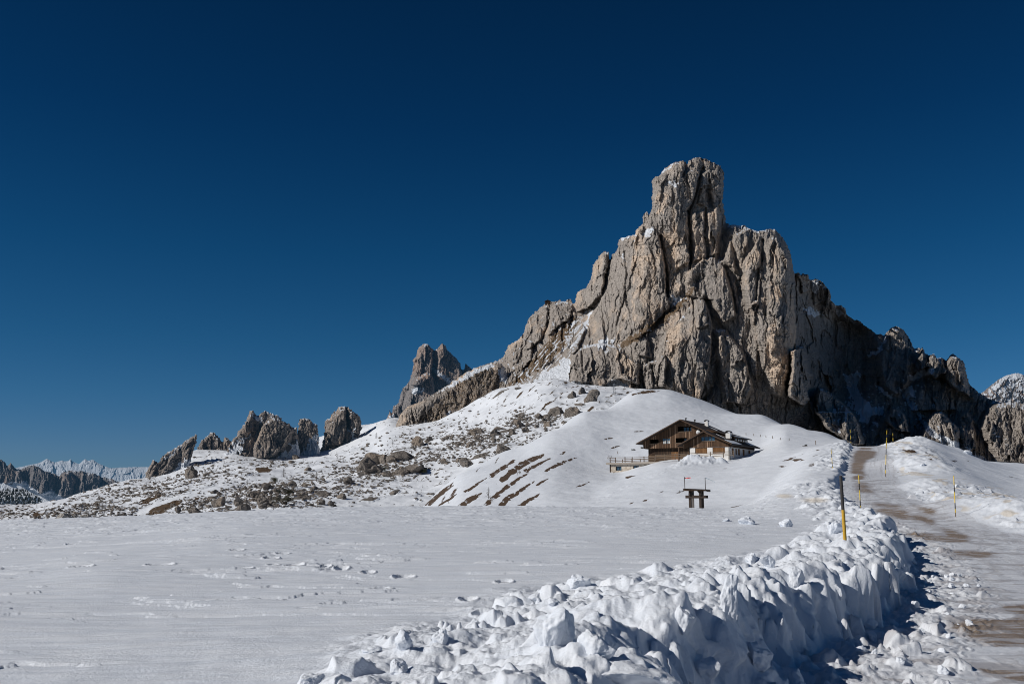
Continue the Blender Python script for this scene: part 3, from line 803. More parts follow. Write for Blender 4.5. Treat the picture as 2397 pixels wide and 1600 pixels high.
    # thin streaky breaks in the snow elsewhere on the flank
    flank = sstep(1600, 1150, uu) * sstep(900, 1000, vv)
    st = fbm((X - .05 * Y) / 1.1, Y / 22, 95, 4)
    gr = np.maximum(gr, flank * sstep(.48, .80, st) * .62)
    gr = np.maximum(gr, .7 * sstep(.78, .95, fbm(X / 3.5, Y / 6, 96, 4)) * sstep(1500, 1800, uu) * sstep(1040, 1070, vv))
    grass = gr
    DIRT = [[(2010, 1052), (2049, 1056), (2048, 1069), (2028, 1076), (2024, 1088), (2020, 1100), (2028, 1112), (1993, 1108), (1996, 1080), (2000, 1062)],
            [(2014, 1047), (2040, 1047), (2036, 1051), (2012, 1051)], [(2003, 1126), (2030, 1126), (2034, 1147), (2045, 1153), (2010, 1153)], [(1996, 1112), (2020, 1112), (2022, 1124), (2000, 1124)]]
    dirt = np.zeros(X.shape, np.float32)
    for p in DIRT: dirt[inpoly(ju, jv, p)] = 1
    dirt = blur(dirt, 5); ice = np.clip(blur(dirt, 14) + .3, 0, 1); dirt = dirt + .16
    # a trodden track up the knoll
    trk = segdist(uu, vv, [(1700, 1015), (1655, 975), (1630, 945), (1605, 925), (1570, 914)])
    Z += .10 * np.exp(-(trk / 5) ** 2) * fbm(X * 1.3, Y * 1.3, 97, 3)
    trk2 = segdist(uu, vv, [(1380, 1185), (1440, 1150), (1510, 1118), (1570, 1098), (1630, 1075)])
    Z += .10 * np.exp(-(trk2 / 4) ** 2) * fbm(X * 1.3, Y * 1.3, 98, 3)
    dirty = np.clip(.8 * rbm * sstep(.2, .6, fbm(X / 3, Y / 5, 99, 4)), 0, 1)
    at = dict(dirt=dirt, ice=ice, grass=grass, dirty=dirty, lane=-s, along=Y)
    road = onroad[:-1, :-1]
    o = grid_obj('snow_hill', X, Y, Z + EYE, ~road, at, M['hill']); tag(o, 'rounded snow-covered knoll with strips of brown grass behind the field', kind='structure')
    o = grid_obj('mountain_road', X, Y, Z + EYE, road, at, M['road']); tag(o, 'upper stretch of the gritted road climbing to the crest', kind='structure')
    return (D, u, X, Y, Z + EYE)


# ---- boulder slope ------------------------------------------------------------------------------
SD = np.array([120, 170, 220, 300, 350, 450, 550, 700, 800, 900, 1100, 1500], float)
def sv(pairs):
    return np.interp(SD, [p[0] for p in pairs], [p[1] for p in pairs])
SC = {   # photo row reached at each depth, per column
    -900: [(120, 1330), (300, 1240), (600, 1215), (800, 1212), (900, 1250), (1500, 1300)],
    -300: [(120, 1320), (300, 1230), (450, 1204), (600, 1192), (800, 1215), (1500, 1280)],
    0: [(120, 1310), (220, 1240), (350, 1213), (450, 1200), (550, 1188), (700, 1192), (900, 1230), (1500, 1280)],
    100: [(120, 1310), (220, 1236), (350, 1204), (450, 1190), (600, 1179), (800, 1195), (1500, 1270)],
    200: [(120, 1300), (220, 1230), (350, 1195), (450, 1177), (600, 1160), (700, 1153), (900, 1180), (1500, 1260)],
    300: [(120, 1300), (220, 1222), (350, 1182), (450, 1160), (600, 1136), (720, 1124), (900, 1150), (1500, 1250)],
    345: [(120, 1290), (220, 1218), (350, 1178), (450, 1152), (600, 1132), (750, 1119), (900, 1134), (1500, 1250)],
    450: [(120, 1290), (220, 1208), (350, 1163), (450, 1136), (600, 1114), (760, 1093), (900, 1054), (1000, 1056), (1100, 1080), (1500, 1200)],
    560: [(120, 1290), (220, 1202), (350, 1153), (450, 1125), (600, 1096), (800, 1068), (920, 1056), (1010, 1034), (1100, 1050), (1500, 1150)],
    660: [(120, 1280), (220, 1197), (350, 1148), (450, 1120), (600, 1092), (800, 1072), (920, 1064), (1020, 1040), (1200, 1080), (1500, 1140)],
    760: [(120, 1280), (220, 1194), (350, 1142), (450, 1110), (600, 1078), (800, 1064), (920, 1056), (1020, 1003), (1200, 1040), (1500, 1120)],
    850: [(120, 1280), (220, 1193), (350, 1138), (450, 1102), (600, 1066), (800, 1030), (920, 1012), (1020, 986), (1200, 1010), (1500, 1080)],
    915: [(120, 1280), (220, 1192), (350, 1134), (450, 1095), (600, 1048), (800, 998), (900, 982), (1000, 979), (1200, 1000), (1500, 1080)],
    1000: [(120, 1280), (220, 1190), (350, 1124), (450, 1082), (600, 1036), (720, 1006), (800, 990), (1500, 1040)],
    1090: [(120, 1280), (220, 1186), (350, 1108), (450, 1060), (600, 1010), (720, 975), (800, 955), (1500, 1040)],
    1180: [(120, 1280), (220, 1180), (350, 1088), (450, 1036), (600, 975), (720, 930), (780, 908), (900, 930), (1500, 1040)],
    1300: [(120, 1290), (220, 1180), (350, 1070), (450, 1010), (600, 940), (700, 895), (760, 885), (900, 930), (1500, 1040)],
    1400: [(120, 1290), (220, 1180), (350, 1060), (450, 995), (600, 925), (680, 906), (760, 905), (1500, 1040)],
    1500: [(120, 1290), (220, 1180), (350, 1065), (450, 995), (600, 930), (700, 910), (760, 912), (1500, 1040)],
    1700: [(120, 1290), (220, 1190), (350, 1080), (450, 1030), (600, 985), (700, 970), (1500, 1060)],
    2000: [(120, 1300), (350, 1150), (600, 1070), (700, 1060), (1500, 1100)],
    2400: [(120, 1320), (350, 1180), (600, 1120), (700, 1110), (1500, 1120)],
    2900: [(120, 1330), (350, 1190), (600, 1150), (700, 1140), (1500, 1140)],
}
SU = np.array(sorted(SC), float); SVT = np.stack([sv(SC[int(c)]) for c in SU])
SZ = np.stack([np.array([float(P(1198, vv_, d)[2]) for vv_, d in zip(row, SD)]) for row in SVT])
SLOPE = {}


def slope_lookup(u, v):
    """the first (nearest) point of the boulder slope seen in direction u, v"""
    D, uc, X, Y, Z, UU, VV = (SLOPE[k] for k in ('D', 'u', 'X', 'Y', 'Z', 'UU', 'VV'))
    j = int(np.clip(np.searchsorted(uc, u), 1, len(uc) - 1))
    col = VV[:, j]
    run = np.minimum.accumulate(col)
    i = int(np.argmax(run <= v)) if (run <= v).any() else int(np.argmin(col))
    return float(X[i, j]), float(Y[i, j]), float(Z[i, j])


def build_slope():
    u = np.arange(-700, 2700, 3.0); D = np.exp(np.arange(math.log(125), math.log(1450), .0042))
    zr = cubic_rows(SD, SZ, D)
    Z = cubic_rows(SU, np.ascontiguousarray(zr.T), u)
    Dn = D[:, None]; X = azim(u[None, :], Dn); Y = np.broadcast_to(Dn, X.shape).copy()
    hum = sstep(150, 260, Dn)
    Z += hum * (2.4 * fbm(X / 70, Y / 90, 101, 3) + 1.2 * fbm(X / 22, Y / 26, 102, 4) + .45 * (ridged(X / 9, Y / 11, 103, 4) - .5))
    uu, vv = UV(X, Y, Z)
    jag = 9 * perlin(X / 15, Y / 22, 110) + 5 * perlin(X / 5, Y / 8, 111)
    # density of stones / bare ground
    dens = np.zeros(X.shape, np.float32)
    for (cu, cv, ru, rv, a) in ((650, 1160, 130, 32, .75), (470, 1185, 90, 18, .55), (900, 1100, 120, 30, .50), (1100, 1030, 140, 35, .55), (1240, 985, 90, 22, .6), (480, 1110, 110, 30, .40),
                                (330, 1150, 140, 25, .45), (120, 1205, 200, 14, .55), (640, 1085, 80, 14, .35), (1000, 1065, 130, 25, .45), (250, 1185, 120, 22, .5), (780, 1140, 120, 40, .35)):
        dens = np.maximum(dens, a * np.exp(-((uu - cu) / ru) ** 2 - ((vv - cv) / rv) ** 2))
    n = fbm(X / 4.5, Y / 6.5, 104, 5); n2 = fbm((X + .8 * Y) / 5, (Y - .8 * X) / 26, 105, 4)
    big = fbm(X / 30, Y / 40, 107, 3)
    rock = sstep(.66 - .62 * dens - .14 * big, .78 - .62 * dens, n); n3 = fbm(X / 1.9, Y / 2.9, 108, 3); rock = np.maximum(rock, sstep(.78 - .6 * dens, .9 - .6 * dens, n3))
    grass = sstep(.62 - .45 * dens, .82 - .45 * dens, n2) * (.3 + dens)
    diag = fbm((.973 * X - .232 * Y) / 3.2, (.232 * X + .973 * Y) / 60, 106, 4)
    scree = sstep(1060, 1160, uu) * sstep(1010, 960, vv)
    grass = np.maximum(grass, scree * sstep(.36, .62, diag) * .9)
    GR = [[(322, 1206), (345, 1192), (375, 1178), (400, 1170), (425, 1167), (418, 1178), (400, 1190), (378, 1203), (350, 1206)], [(445, 1170), (470, 1160), (462, 1168)], [(596, 1096), (622, 1092), (638, 1098), (630, 1106), (605, 1108)],
          [(320, 1178), (345, 1165), (388, 1148), (370, 1162), (340, 1178)]]
    for p in GR: grass[inpoly(uu + jag * .6, vv + jag * .4, p)] = 1
    clear = [[(300, 1215), (380, 1170), (480, 1140), (600, 1108), (760, 1085), (760, 1097), (610, 1122), (490, 1152), (430, 1166), (360, 1190), (330, 1215)],
             [(860, 1080), (870, 1000), (940, 985), (930, 1010), (900, 1060)], [(940, 1010), (1050, 1000), (1130, 960), (1170, 975), (1090, 1000), (1000, 1015)]]
    for p in clear:
        m = blur(inpoly(uu + jag * .6, vv + jag * .4, p).astype(np.float32), 3); rock *= 1 - m; grass *= 1 - .9 * m
    grass = blur(grass, 1); Z += rock * .5 + grass * .1
    SLOPE['dens'] = dens
    o = grid_obj('snowy_slope_terrain', X, Y, Z, None, dict(grass=grass, rock=rock), M['slope'])
    tag(o, 'long snow slope strewn with stones below the mountain', kind='structure')
    uu, vv = UV(X, Y, Z)
    SLOPE.update(D=D, u=u, X=X, Y=Y, Z=Z, UU=uu, VV=vv)


NEAR = build_near()
HILL = build_hill()
build_slope()


def ground_at(x, y):
    D, u, X, Y, Z = NEAR if y < 96.5 else HILL
    i = int(np.clip(np.searchsorted(D, y), 0, len(D) - 1)); j = int(np.clip(np.searchsorted(X[i], x), 0, X.shape[1] - 1))
    return float(Z[i, j])


def ground_ray(u_, v_, dmin=5, dmax=420):
    """where the sight line through photo u, v first meets the near ground or the hill"""
    for g in (NEAR, HILL):
        D, uc, X, Y, Z = g
        sel = np.where((D >= dmin) & (D <= dmax))[0]
        if len(sel) == 0: continue
        x, y, z = P(u_, v_, D[sel])
        for k, i in enumerate(sel):
            j = int(np.searchsorted(X[i], x[k]))
            if 0 < j < X.shape[1] and Z[i, j] >= z[k]:
                return float(X[i, j]), float(D[i]), float(Z[i, j])
    x, y, z = P(u_, v_, dmax)
    return float(x), float(y), float(z)

# ------------------------------------------------------------------ rock masses
def relief(name, poly, D0, step=1.0, ctrl=None, lean=.35, base_v=None, round_m=None, round_px=14, amp=1.0, pm=None, pieces=(), cracks=(), paint=None,
           warm=0.0, jag=1.6, seed=0, mat='rock', thick=60.0, label=None, flat=None, snow_bias=0.0, snow_on=.80, snow_blur=2, rough_map=None, cell=(1, 1), strata=0.0, tilt=0.0):
    """a sculpted rock mass: the outline gives its profile, depth comes from buttresses, clefts and layered fracture noise; closed at the back"""
    us = [p[0] for p in poly]; vs = [p[1] for p in poly]
    ua = np.arange(min(us) - 6, max(us) + 6, step); va = np.arange(min(vs) - 6, max(vs) + 6, step)
    U, V = np.meshgrid(ua, va)
    if pm is None: pm = D0 / F                      # metres per photo pixel
    jn = jag * (perlin(U / 11, V / 11, seed + 1) + .7 * perlin(U / 4.3, V / 4.3, seed + 2)) * 1.2
    jm = jag * (perlin(U / 11, V / 11, seed + 3) + .7 * perlin(U / 4.3, V / 4.3, seed + 4)) * 1.2
    mask = inpoly(U + jn, V + jm, poly)
    # distance to the rim along rows and columns
    idx = np.arange(U.shape[1])[None, :] + 0 * mask; idr = np.arange(U.shape[0])[:, None] + 0 * mask
    dl = (idx - np.maximum.accumulate(np.where(mask, -1, idx), 1)) * step
    dr = (np.minimum.accumulate(np.where(mask, 10 ** 6, idx)[:, ::-1], 1)[:, ::-1] - idx) * step
    dt = (idr - np.maximum.accumulate(np.where(mask, -1, idr), 0)) * step
    e = np.minimum(np.minimum(dl, dr), dt).astype(np.float32)
    bv = base_v if base_v is not None else max(vs)
    D = ctrl(U, V) if ctrl else D0 + lean * (bv - V) * pm
    D = np.asarray(D, np.float64)
    rm = round_m if round_m is not None else 10 * pm
    q = np.clip(1 - e / round_px, 0, 1)
    D += rm * q ** 2.2
    fl = np.zeros(U.shape, np.float32)
    for pg in (flat or []): fl[inpoly(U + 2 * jn, V + 2 * jm, pg)] = 1
    fl = blur(fl, 4)
    wu = U + 7 * perlin(U / 60, V / 60, seed + 5) + 3 * perlin(U / 17, V / 17, seed + 6)
    wv = V + 7 * perlin(U / 60, V / 60, seed + 7)
    # buttresses
    for (pg, amt, wl, wr, wt) in pieces:
        pj = inpoly(wu * .35 + U * .65 + jn, wv * .35 + V * .65 + jm, pg)
        if not pj.any(): continue
        a = (idx - np.maximum.accumulate(np.where(pj, -1, idx), 1)) * step
        b = (np.minimum.accumulate(np.where(pj, 10 ** 6, idx)[:, ::-1], 1)[:, ::-1] - idx) * step
        c = (idr - np.maximum.accumulate(np.where(pj, -1, idr), 0)) * step
        k = np.minimum(1, a / wl) * np.minimum(1, b / wr) * np.minimum(1, c / wt)
        D -= amt * np.where(pj, np.sin(np.clip(k, 0, 1) * math.pi / 2), 0)
    for (line, wdt, dep) in cracks:
        d = segdist(U + .6 * jn, V + .6 * jm, line)
        D += dep * np.exp(-(d / wdt) ** 2)
    # fracture noise: tall pillars, blocks, grain
    am = amp * (1 - .93 * fl) * (rough_map(U, V) if rough_map else 1); cx, cy = cell
    tl = tilt
    U2 = wu + tl * V
    jx = U2 + 2.6 * perlin(U / 14, V / 40, seed + 31) + .8 * perlin(U / 4, V / 9, seed + 32); jy = wv + 4 * perlin(U / 16, V / 16, seed + 33)
    f1, f2, c = worley(jx / (36 * cx), jy / (150 * cy), seed + 11)
    D -= am * pm * (1.5 * (1 - np.minimum(f1, 1) ** 2) + 12 * (c - .5))
    D -= am * pm * facets(jx, jy, 26 * cx, 110 * cy, seed + 41, .50, .36)
    D -= am * pm * facets(jx, jy, 11 * cx, 52 * cy, seed + 12, .55, .34)
    f1, f2, c2 = worley(jx / (15 * cx), jy / (85 * cy), seed + 42)
    D += am * pm * 6.0 * np.exp(-((f2 - f1) / .05) ** 2) * sstep(-.1, .4, perlin(U / 36, V / 50, seed + 19))
    blk = .45 + .9 * sstep(-.2, .5, fbm(U / 50, V / 40, seed + 44, 2))
    D -= am * pm * blk * facets(jx, jy, 5.5 * cx, 14 * cy, seed + 13, .75, .42)
    D -= am * pm * blk * facets(U + fbm(U / 5, V / 5, seed + 45, 2), V, 3.1, 5.2, seed + 43, .85, .5)
    D -= am * pm * (1.6 * ridged(U2 / (16 * cx), wv / (90 * cy), seed + 14, 4) + .9 * fbm(U / 2.6, V / 3.4, seed + 15, 3))
    D -= am * pm * 5 * fbm(U / 55, V / 70, seed + 16, 3)
    if strata:
        q = (V + .10 * U + 7 * perlin(U / 45, V / 45, seed + 17)) / 10.0; q = q + .4 * perlin(q * 0 + U / 130, q, seed + 51)
        D += am * pm * strata * 1.6 * sstep(0, .9, q % 1) * sstep(-.3, .3, perlin(U / 60, V / 34, seed + 52))
    D += fl * pm * .8 * fbm(U / 9, V / 6, seed + 18, 3)
    X, Y, Z = P(U, V, D)
    # facing of the surface
    gx = np.stack([np.gradient(a, axis=1) for a in (X, Y, Z)], -1); gy = np.stack([np.gradient(a, axis=0) for a in (X, Y, Z)], -1)
    nrm = np.cross(gy, gx); nrm /= np.linalg.norm(nrm, axis=-1, keepdims=True) + 1e-9
    nz = nrm[..., 2] * np.sign(-nrm[..., 1] + 1e-9)
    nz = blur(nz, snow_blur)
    sn = np.clip(.5 + (nz - snow_on) * 4.5 + snow_bias, 0, 1) * (1 - .0 * fl)
    sn = np.where(nz > snow_on - .3, sn, 0).astype(np.float32)
    gr = np.zeros(U.shape, np.float32); wm = np.full(U.shape, warm, np.float32) + .30 * (c2 - .5) + .35 * fbm(U / 70, V / 90, seed + 53, 3) + .25 * (c - .5)
    topsnow = np.clip(1 - dt / 4.0, 0, 1) * np.clip(.5 + 1.4 * perlin(U / 14, V / 40, seed + 21), 0, 1)
    sn = np.maximum(sn, .8 * topsnow * (nz > .25))
    for (what, pg, val) in (paint or []):
        m = inpoly(U + 3 * jn, V + 3 * jm, pg).astype(np.float32)
        m = blur(m, 2) * val
        if what == 'snow': sn = np.where(m < 0, np.minimum(sn, 1 + m), np.maximum(sn, m))
        elif what == 'grass': gr = np.maximum(gr, m)
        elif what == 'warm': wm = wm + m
        elif what == 'streak':      # broken strips of snow running down the fall line (val = fraction)
            st = fbm((U + .9 * V) / 5, (V - .8 * U) / 42, seed + 22, 4)
            sn = np.maximum(sn, np.clip(m * 2, 0, 1) * sstep(.5 - val, .75 - val, st) * .9)
    quad = mask[:-1, :-1] & mask[1:, :-1] & mask[:-1, 1:] & mask[1:, 1:]
    o = grid_obj(name, X, Y, Z, quad, dict(snow=sn, grass=gr, warm=wm), M[mat])
    # back of the mass, coarser
    k = max(1, int(round(5 / step)))
    Db = D[::k, ::k] + 2 * pm + thick * np.clip(e[::k, ::k] / 16, 0, 1) ** .5
    Xb, Yb, Zb = P(U[::k, ::k], V[::k, ::k], Db); mb = mask[::k, ::k]
    qb = mb[:-1, :-1] & mb[1:, :-1] & mb[:-1, 1:] & mb[1:, 1:]
    z = np.zeros(Xb.shape)
    if qb.any():
        b = grid_obj(name, Xb, Yb, Zb, qb, dict(snow=z, grass=z, warm=z + warm), M[mat], flip=True)
        join(o, b)
    tag(o, label, kind='structure')
    return o


def join(a, b):
    """append mesh of b to a (numpy) and drop b"""
    ma, mb = a.data, b.data
    na, nb = len(ma.vertices), len(mb.vertices)
    ca = np.empty(na * 3, np.float32); ma.vertices.foreach_get('co', ca); cb = np.empty(nb * 3, np.float32); mb.vertices.foreach_get('co', cb)
    qa = np.empty(len(ma.loops), np.int32); ma.loops.foreach_get('vertex_index', qa); qb = np.empty(len(mb.loops), np.int32); mb.loops.foreach_get('vertex_index', qb)
    at = {}
    for n in ('snow', 'grass', 'warm'):
        x = np.empty(na, np.float32); ma.attributes[n].data.foreach_get('value', x); y = np.empty(nb, np.float32); mb.attributes[n].data.foreach_get('value', y)
        at[n] = np.concatenate([x, y])
    me = mesh_from(ma.name, np.concatenate([ca, cb]).reshape(-1, 3), np.concatenate([qa, qb + na]).reshape(-1, 4), at, list(ma.materials))
    a.data = me; bpy.data.meshes.remove(ma)
    bpy.data.objects.remove(b); bpy.data.meshes.remove(mb)


MAIN = [(1100, 1005), (1112, 940), (1130, 880), (1150, 848), (1166, 842), (1180, 833), (1181, 824), (1190, 808), (1205, 797), (1218, 790), (1225, 779), (1228, 765), (1240, 741), (1258, 724), (1275, 711), (1288, 706), (1300, 705),
        (1311, 701), (1316, 705), (1325, 705), (1330, 697), (1336, 700), (1340, 709), (1347, 706), (1348, 690), (1357, 678), (1372, 672), (1378, 661), (1385, 645), (1387, 620), (1396, 611), (1402, 598), (1414, 587), (1424, 590), (1427, 604),
        (1429, 606), (1433, 595), (1440, 589), (1446, 580), (1447, 564), (1453, 557), (1470, 553), (1486, 549), (1488, 539), (1496, 530), (1503, 526), (1504, 504), (1511, 494), (1516, 495), (1519, 503), (1523, 492), (1526, 483), (1526, 468),
        (1527, 440), (1526, 422), (1534, 412), (1546, 409), (1550, 401), (1562, 389), (1580, 378), (1598, 375), (1604, 379), (1608, 384), (1613, 377), (1622, 370), (1635, 367), (1651, 371), (1665, 377), (1678, 383), (1690, 393), (1695, 402),
        (1696, 415), (1694, 425), (1694, 450), (1692, 470), (1695, 490), (1698, 505), (1699, 523), (1708, 525), (1725, 527), (1740, 526), (1747, 531), (1762, 537), (1775, 540), (1788, 539), (1795, 535), (1810, 535), (1820, 541), (1833, 556),
        (1845, 575), (1852, 595), (1855, 615), (1857, 634), (1862, 639), (1870, 637), (1874, 642), (1880, 639), (1892, 641), (1896, 653), (1908, 652), (1922, 655), (1930, 665), (1942, 680), (1947, 703), (1955, 714), (1970, 713), (1979, 720),
        (1982, 738), (1990, 740), (2000, 747), (2015, 753), (2032, 766), (2050, 779), (2069, 785), (2077, 775), (2085, 766), (2100, 763), (2116, 771), (2125, 785), (2134, 801), (2140, 815), (2152, 814), (2156, 818), (2159, 808), (2163, 818),
        (2168, 828), (2177, 830), (2185, 828), (2194, 836), (2207, 838), (2214, 842), (2222, 831), (2232, 827), (2243, 836), (2255, 842), (2260, 860), (2263, 876), (2269, 893), (2275, 906), (2283, 909), (2292, 918), (2303, 924), (2322, 935),
        (2344, 941), (2366, 936), (2397, 945), (2470, 950), (2560, 985), (2640, 1030), (2640, 1150), (2050, 1150), (1960, 1075), (1500, 1000), (1300, 1000)]

mctrl = tps([(1110, 1000, 800), (1150, 850, 930), (1200, 900, 820), (1200, 810, 935), (1300, 900, 785), (1300, 800, 865), (1300, 706, 960), (1385, 720, 915), (1350, 830, 815), (1400, 600, 930), (1430, 700, 845),
             (1500, 1000, 735), (1500, 900, 755), (1480, 800, 785), (1500, 700, 815), (1480, 560, 850), (1600, 940, 735), (1600, 800, 752), (1600, 700, 790), (1600, 600, 806), (1610, 500, 816), (1610, 385, 835), (1690, 450, 835), (1530, 450, 830),
             (1720, 940, 735), (1750, 800, 752), (1770, 650, 790), (1780, 545, 815), (1830, 900, 745), (1840, 700, 782), (1850, 600, 808),
             (1856, 660, 792), (1857, 760, 772), (1856, 850, 760), (1900, 940, 790), (1890, 800, 822), (1885, 660, 850), (1930, 740, 890), (1950, 1040, 760), (1980, 900, 870), (1990, 750, 940), (2090, 1060, 765), (2090, 920, 860), (2095, 770, 950), (2200, 1080, 770), (2220, 930, 860), (2230, 835, 905), (2330, 1100, 760), (2340, 950, 850), (2500, 1100, 760), (2560, 990, 830)])
MP = [([(1859, 630), (1930, 655), (1960, 715), (2045, 772), (2075, 900), (2005, 965), (1912, 965), (1880, 900), (1864, 820)], -62, 3, 70, 1),
      # buttresses: outline, how far they stand out (m), edge widths in px left / right / top
    ([(1526, 425), (1560, 390), (1604, 378), (1607, 400), (1640, 400), (1622, 470), (1612, 498), (1616, 612), (1570, 640), (1565, 560), (1530, 520)], 9, 40, 4, 10),
    ([(1500, 560), (1526, 520), (1548, 560), (1556, 600), (1562, 690), (1568, 720), (1530, 760), (1500, 790), (1470, 800), (1462, 700), (1480, 600)], 11, 40, 5, 12),
    ([(1616, 500), (1650, 488), (1653, 545), (1656, 602), (1620, 612)], 7, 8, 5, 8), ([(1655, 500), (1682, 480), (1684, 540), (1680, 592), (1658, 602)], 8, 6, 6, 8),
    ([(1640, 405), (1660, 395), (1690, 400), (1692, 480), (1684, 560), (1668, 480), (1656, 440), (1650, 480), (1630, 480)], 8, 10, 6, 8),
    ([(1606, 640), (1640, 604), (1670, 600), (1695, 620), (1715, 680), (1722, 740), (1690, 760), (1660, 700), (1600, 690)], 12, 14, 5, 8),
    ([(1688, 610), (1706, 560), (1722, 545), (1748, 530), (1800, 535), (1835, 560), (1854, 610), (1858, 700), (1866, 780), (1856, 840), (1835, 935), (1800, 920), (1768, 800), (1740, 700), (1718, 640)], 16, 18, 14, 10),
    ([(1790, 560), (1815, 545), (1840, 580), (1858, 640), (1862, 760), (1850, 860), (1834, 930), (1806, 900), (1796, 760), (1790, 650)], 20, 64, 3, 14),
    ([(1740, 600), (1770, 565), (1782, 580), (1782, 640), (1776, 700), (1762, 780), (1745, 720)], 8, 14, 4, 14),
    ([(1540, 800), (1600, 728), (1638, 690), (1650, 696), (1664, 735), (1668, 760), (1662, 860), (1640, 935), (1560, 930), (1530, 900)], 20, 60, 4, 12),
    ([(1622, 700), (1640, 692), (1652, 702), (1658, 760), (1630, 770)], 9, 12, 3, 4),
    ([(1668, 770), (1700, 768), (1740, 820), (1764, 900), (1750, 945), (1690, 940), (1680, 860)], 14, 16, 8, 10),
    ([(1336, 840), (1352, 815), (1400, 800), (1440, 805), (1470, 830), (1500, 850), (1500, 900), (1450, 885), (1395, 912), (1380, 896), (1335, 892)], 16, 12, 10, 8),
    ([(1500, 860), (1515, 850), (1540, 842), (1556, 826), (1562, 860), (1554, 905), (1510, 912)], 15, 6, 4, 6), ([(1512, 870), (1530, 862), (1530, 912), (1512, 912)], 6, 4, 3, 4),
    ([(1384, 650), (1396, 612), (1412, 588), (1426, 592), (1424, 620), (1410, 690), (1396, 700), (1378, 720), (1350, 730), (1350, 690), (1372, 674)], 16, 8, 4, 6),
    ([(1244, 745), (1262, 722), (1280, 712), (1284, 745), (1270, 790), (1250, 810), (1226, 820), (1226, 780)], 12, 14, 5, 5), ([(1284, 720), (1312, 702), (1340, 712), (1338, 742), (1310, 760), (1280, 790)], 14, 10, 5, 5),
    ([(1182, 836), (1200, 800), (1222, 790), (1250, 800), (1246, 840), (1222, 872), (1200, 850)], 11, 8, 6, 4),
    ([(1345, 790), (1364, 755), (1372, 770), (1356, 815), (1340, 830), (1330, 820)], 12, 6, 4, 6), ([(1480, 790), (1500, 775), (1520, 800), (1530, 840), (1490, 830)], 8, 8, 6, 8),
    ([(1850, 822), (1868, 812), (1884, 812), (1894, 840), (1906, 880), (1900, 930), (1880, 950), (1840, 925), (1850, 870)], 82, 10, 16, 6),
    ([(1908, 920), (1918, 905), (1950, 920), (1990, 955), (2015, 990), (2026, 1040), (1990, 1040), (1930, 1000), (1905, 960)], 100, 10, 12, 8),
    ([(2050, 850), (2072, 785), (2090, 764), (2112, 770), (2136, 815), (2144, 850), (2130, 900), (2100, 930), (2060, 900)], 22, 18, 14, 10),
    ([(2070, 985), (2086, 955), (2100, 950), (2122, 972), (2132, 1010), (2090, 1005)], 55, 8, 10, 6), ([(2148, 1040), (2166, 985), (2182, 965), (2206, 960), (2246, 1000), (2246, 1060), (2190, 1080)], 55, 10, 14, 8),
    ([(2210, 850), (2224, 832), (2246, 838), (2258, 850), (2266, 900), (2272, 930), (2230, 910), (2205, 880)], 42, 10, 8, 4), ([(2160, 812), (2168, 830), (2176, 858), (2156, 862), (2148, 840)], 40, 5, 4, 3), ([(2172, 832), (2186, 828), (2208, 839), (2214, 870), (2190, 885), (2170, 870)], 44, 6, 6, 4),
    ([(2236, 1015), (2250, 965), (2266, 960), (2282, 985), (2290, 1050), (2260, 1060)], 20, 10, 8, 8), ([(2290, 1000), (2312, 942), (2340, 940), (2397, 944), (2450, 960), (2450, 1090), (2330, 1080)], 34, 22, 40, 14),
    ([(2150, 900), (2180, 880), (2230, 900), (2240, 960), (2180, 960), (2130, 960)], 14, 14, 12, 10), ([(1896, 655), (1910, 652), (1930, 670), (1938, 700), (1905, 720)], 10, 8, 8, 4), ([(1866, 642), (1894, 642), (1896, 680), (1878, 690)], 16, 6, 6, 3),
]
MC = [([(1545, 553), (1551, 580), (1559, 620), (1562, 660), (1564, 692)], 3.2, 13), ([(1645, 394), (1636, 420), (1629, 455), (1619, 480), (1611, 495)], 3.4, 10), ([(1611, 495), (1614, 540), (1617, 612)], 2.8, 10),
      ([(1652, 487), (1650, 540), (1656, 602)], 2.2, 8), ([(1606, 382), (1600, 412)], 3, 8), ([(1688, 600), (1691, 560), (1704, 530)], 10, 14), ([(1712, 560), (1722, 610), (1736, 650), (1732, 690)], 6, 10), ([(1786, 562), (1783, 610), (1774, 645), (1770, 700)], 3.5, 8),
      ([(1660, 425), (1664, 480)], 5, 6), ([(1652, 700), (1666, 742), (1702, 782)], 8, 10), ([(1462, 590), (1468, 640), (1462, 700), (1444, 760)], 3, 6), ([(1362, 812), (1364, 870)], 2.2, 6), ([(1282, 735), (1280, 760)], 2, 4),
      ([(1640, 650), (1560, 730), (1470, 790), (1420, 815)], 10, 7), ([(1425, 605), (1412, 680), (1390, 720)], 5, 10), ([(1862, 645), (1862, 760), (1858, 820)], 3, 9), ([(1680, 850), (1672, 900), (1650, 940)], 5, 8), ([(1984, 900), (2000, 940), (2020, 985)], 12, 8),
      ([(2100, 905), (2140, 945), (2175, 1010), (2230, 1055)], 9, 9), ([(2150, 880), (2120, 910), (2100, 900)], 8, 6), ([(1702, 640), (1716, 690), (1724, 730)], 3, 6)]
GULLY = [(1178, 960), (1200, 905), (1250, 875), (1290, 845), (1326, 815), (1348, 790), (1356, 750), (1372, 728), (1384, 725), (1380, 750), (1366, 790), (1350, 815), (1336, 840), (1334, 892), (1380, 898), (1394, 914), (1440, 886), (1470, 900), (1480, 960), (1300, 1000)]
GULLOW = [(1178, 960), (1200, 918), (1262, 884), (1300, 858), (1322, 836), (1336, 842), (1334, 892), (1380, 898), (1394, 914), (1440, 886), (1470, 900), (1480, 960), (1300, 1000)]
BROWN = [(1190, 905), (1215, 868), (1255, 830), (1280, 800), (1312, 765), (1345, 735), (1350, 760), (1330, 800), (1300, 832), (1262, 865), (1215, 900)]
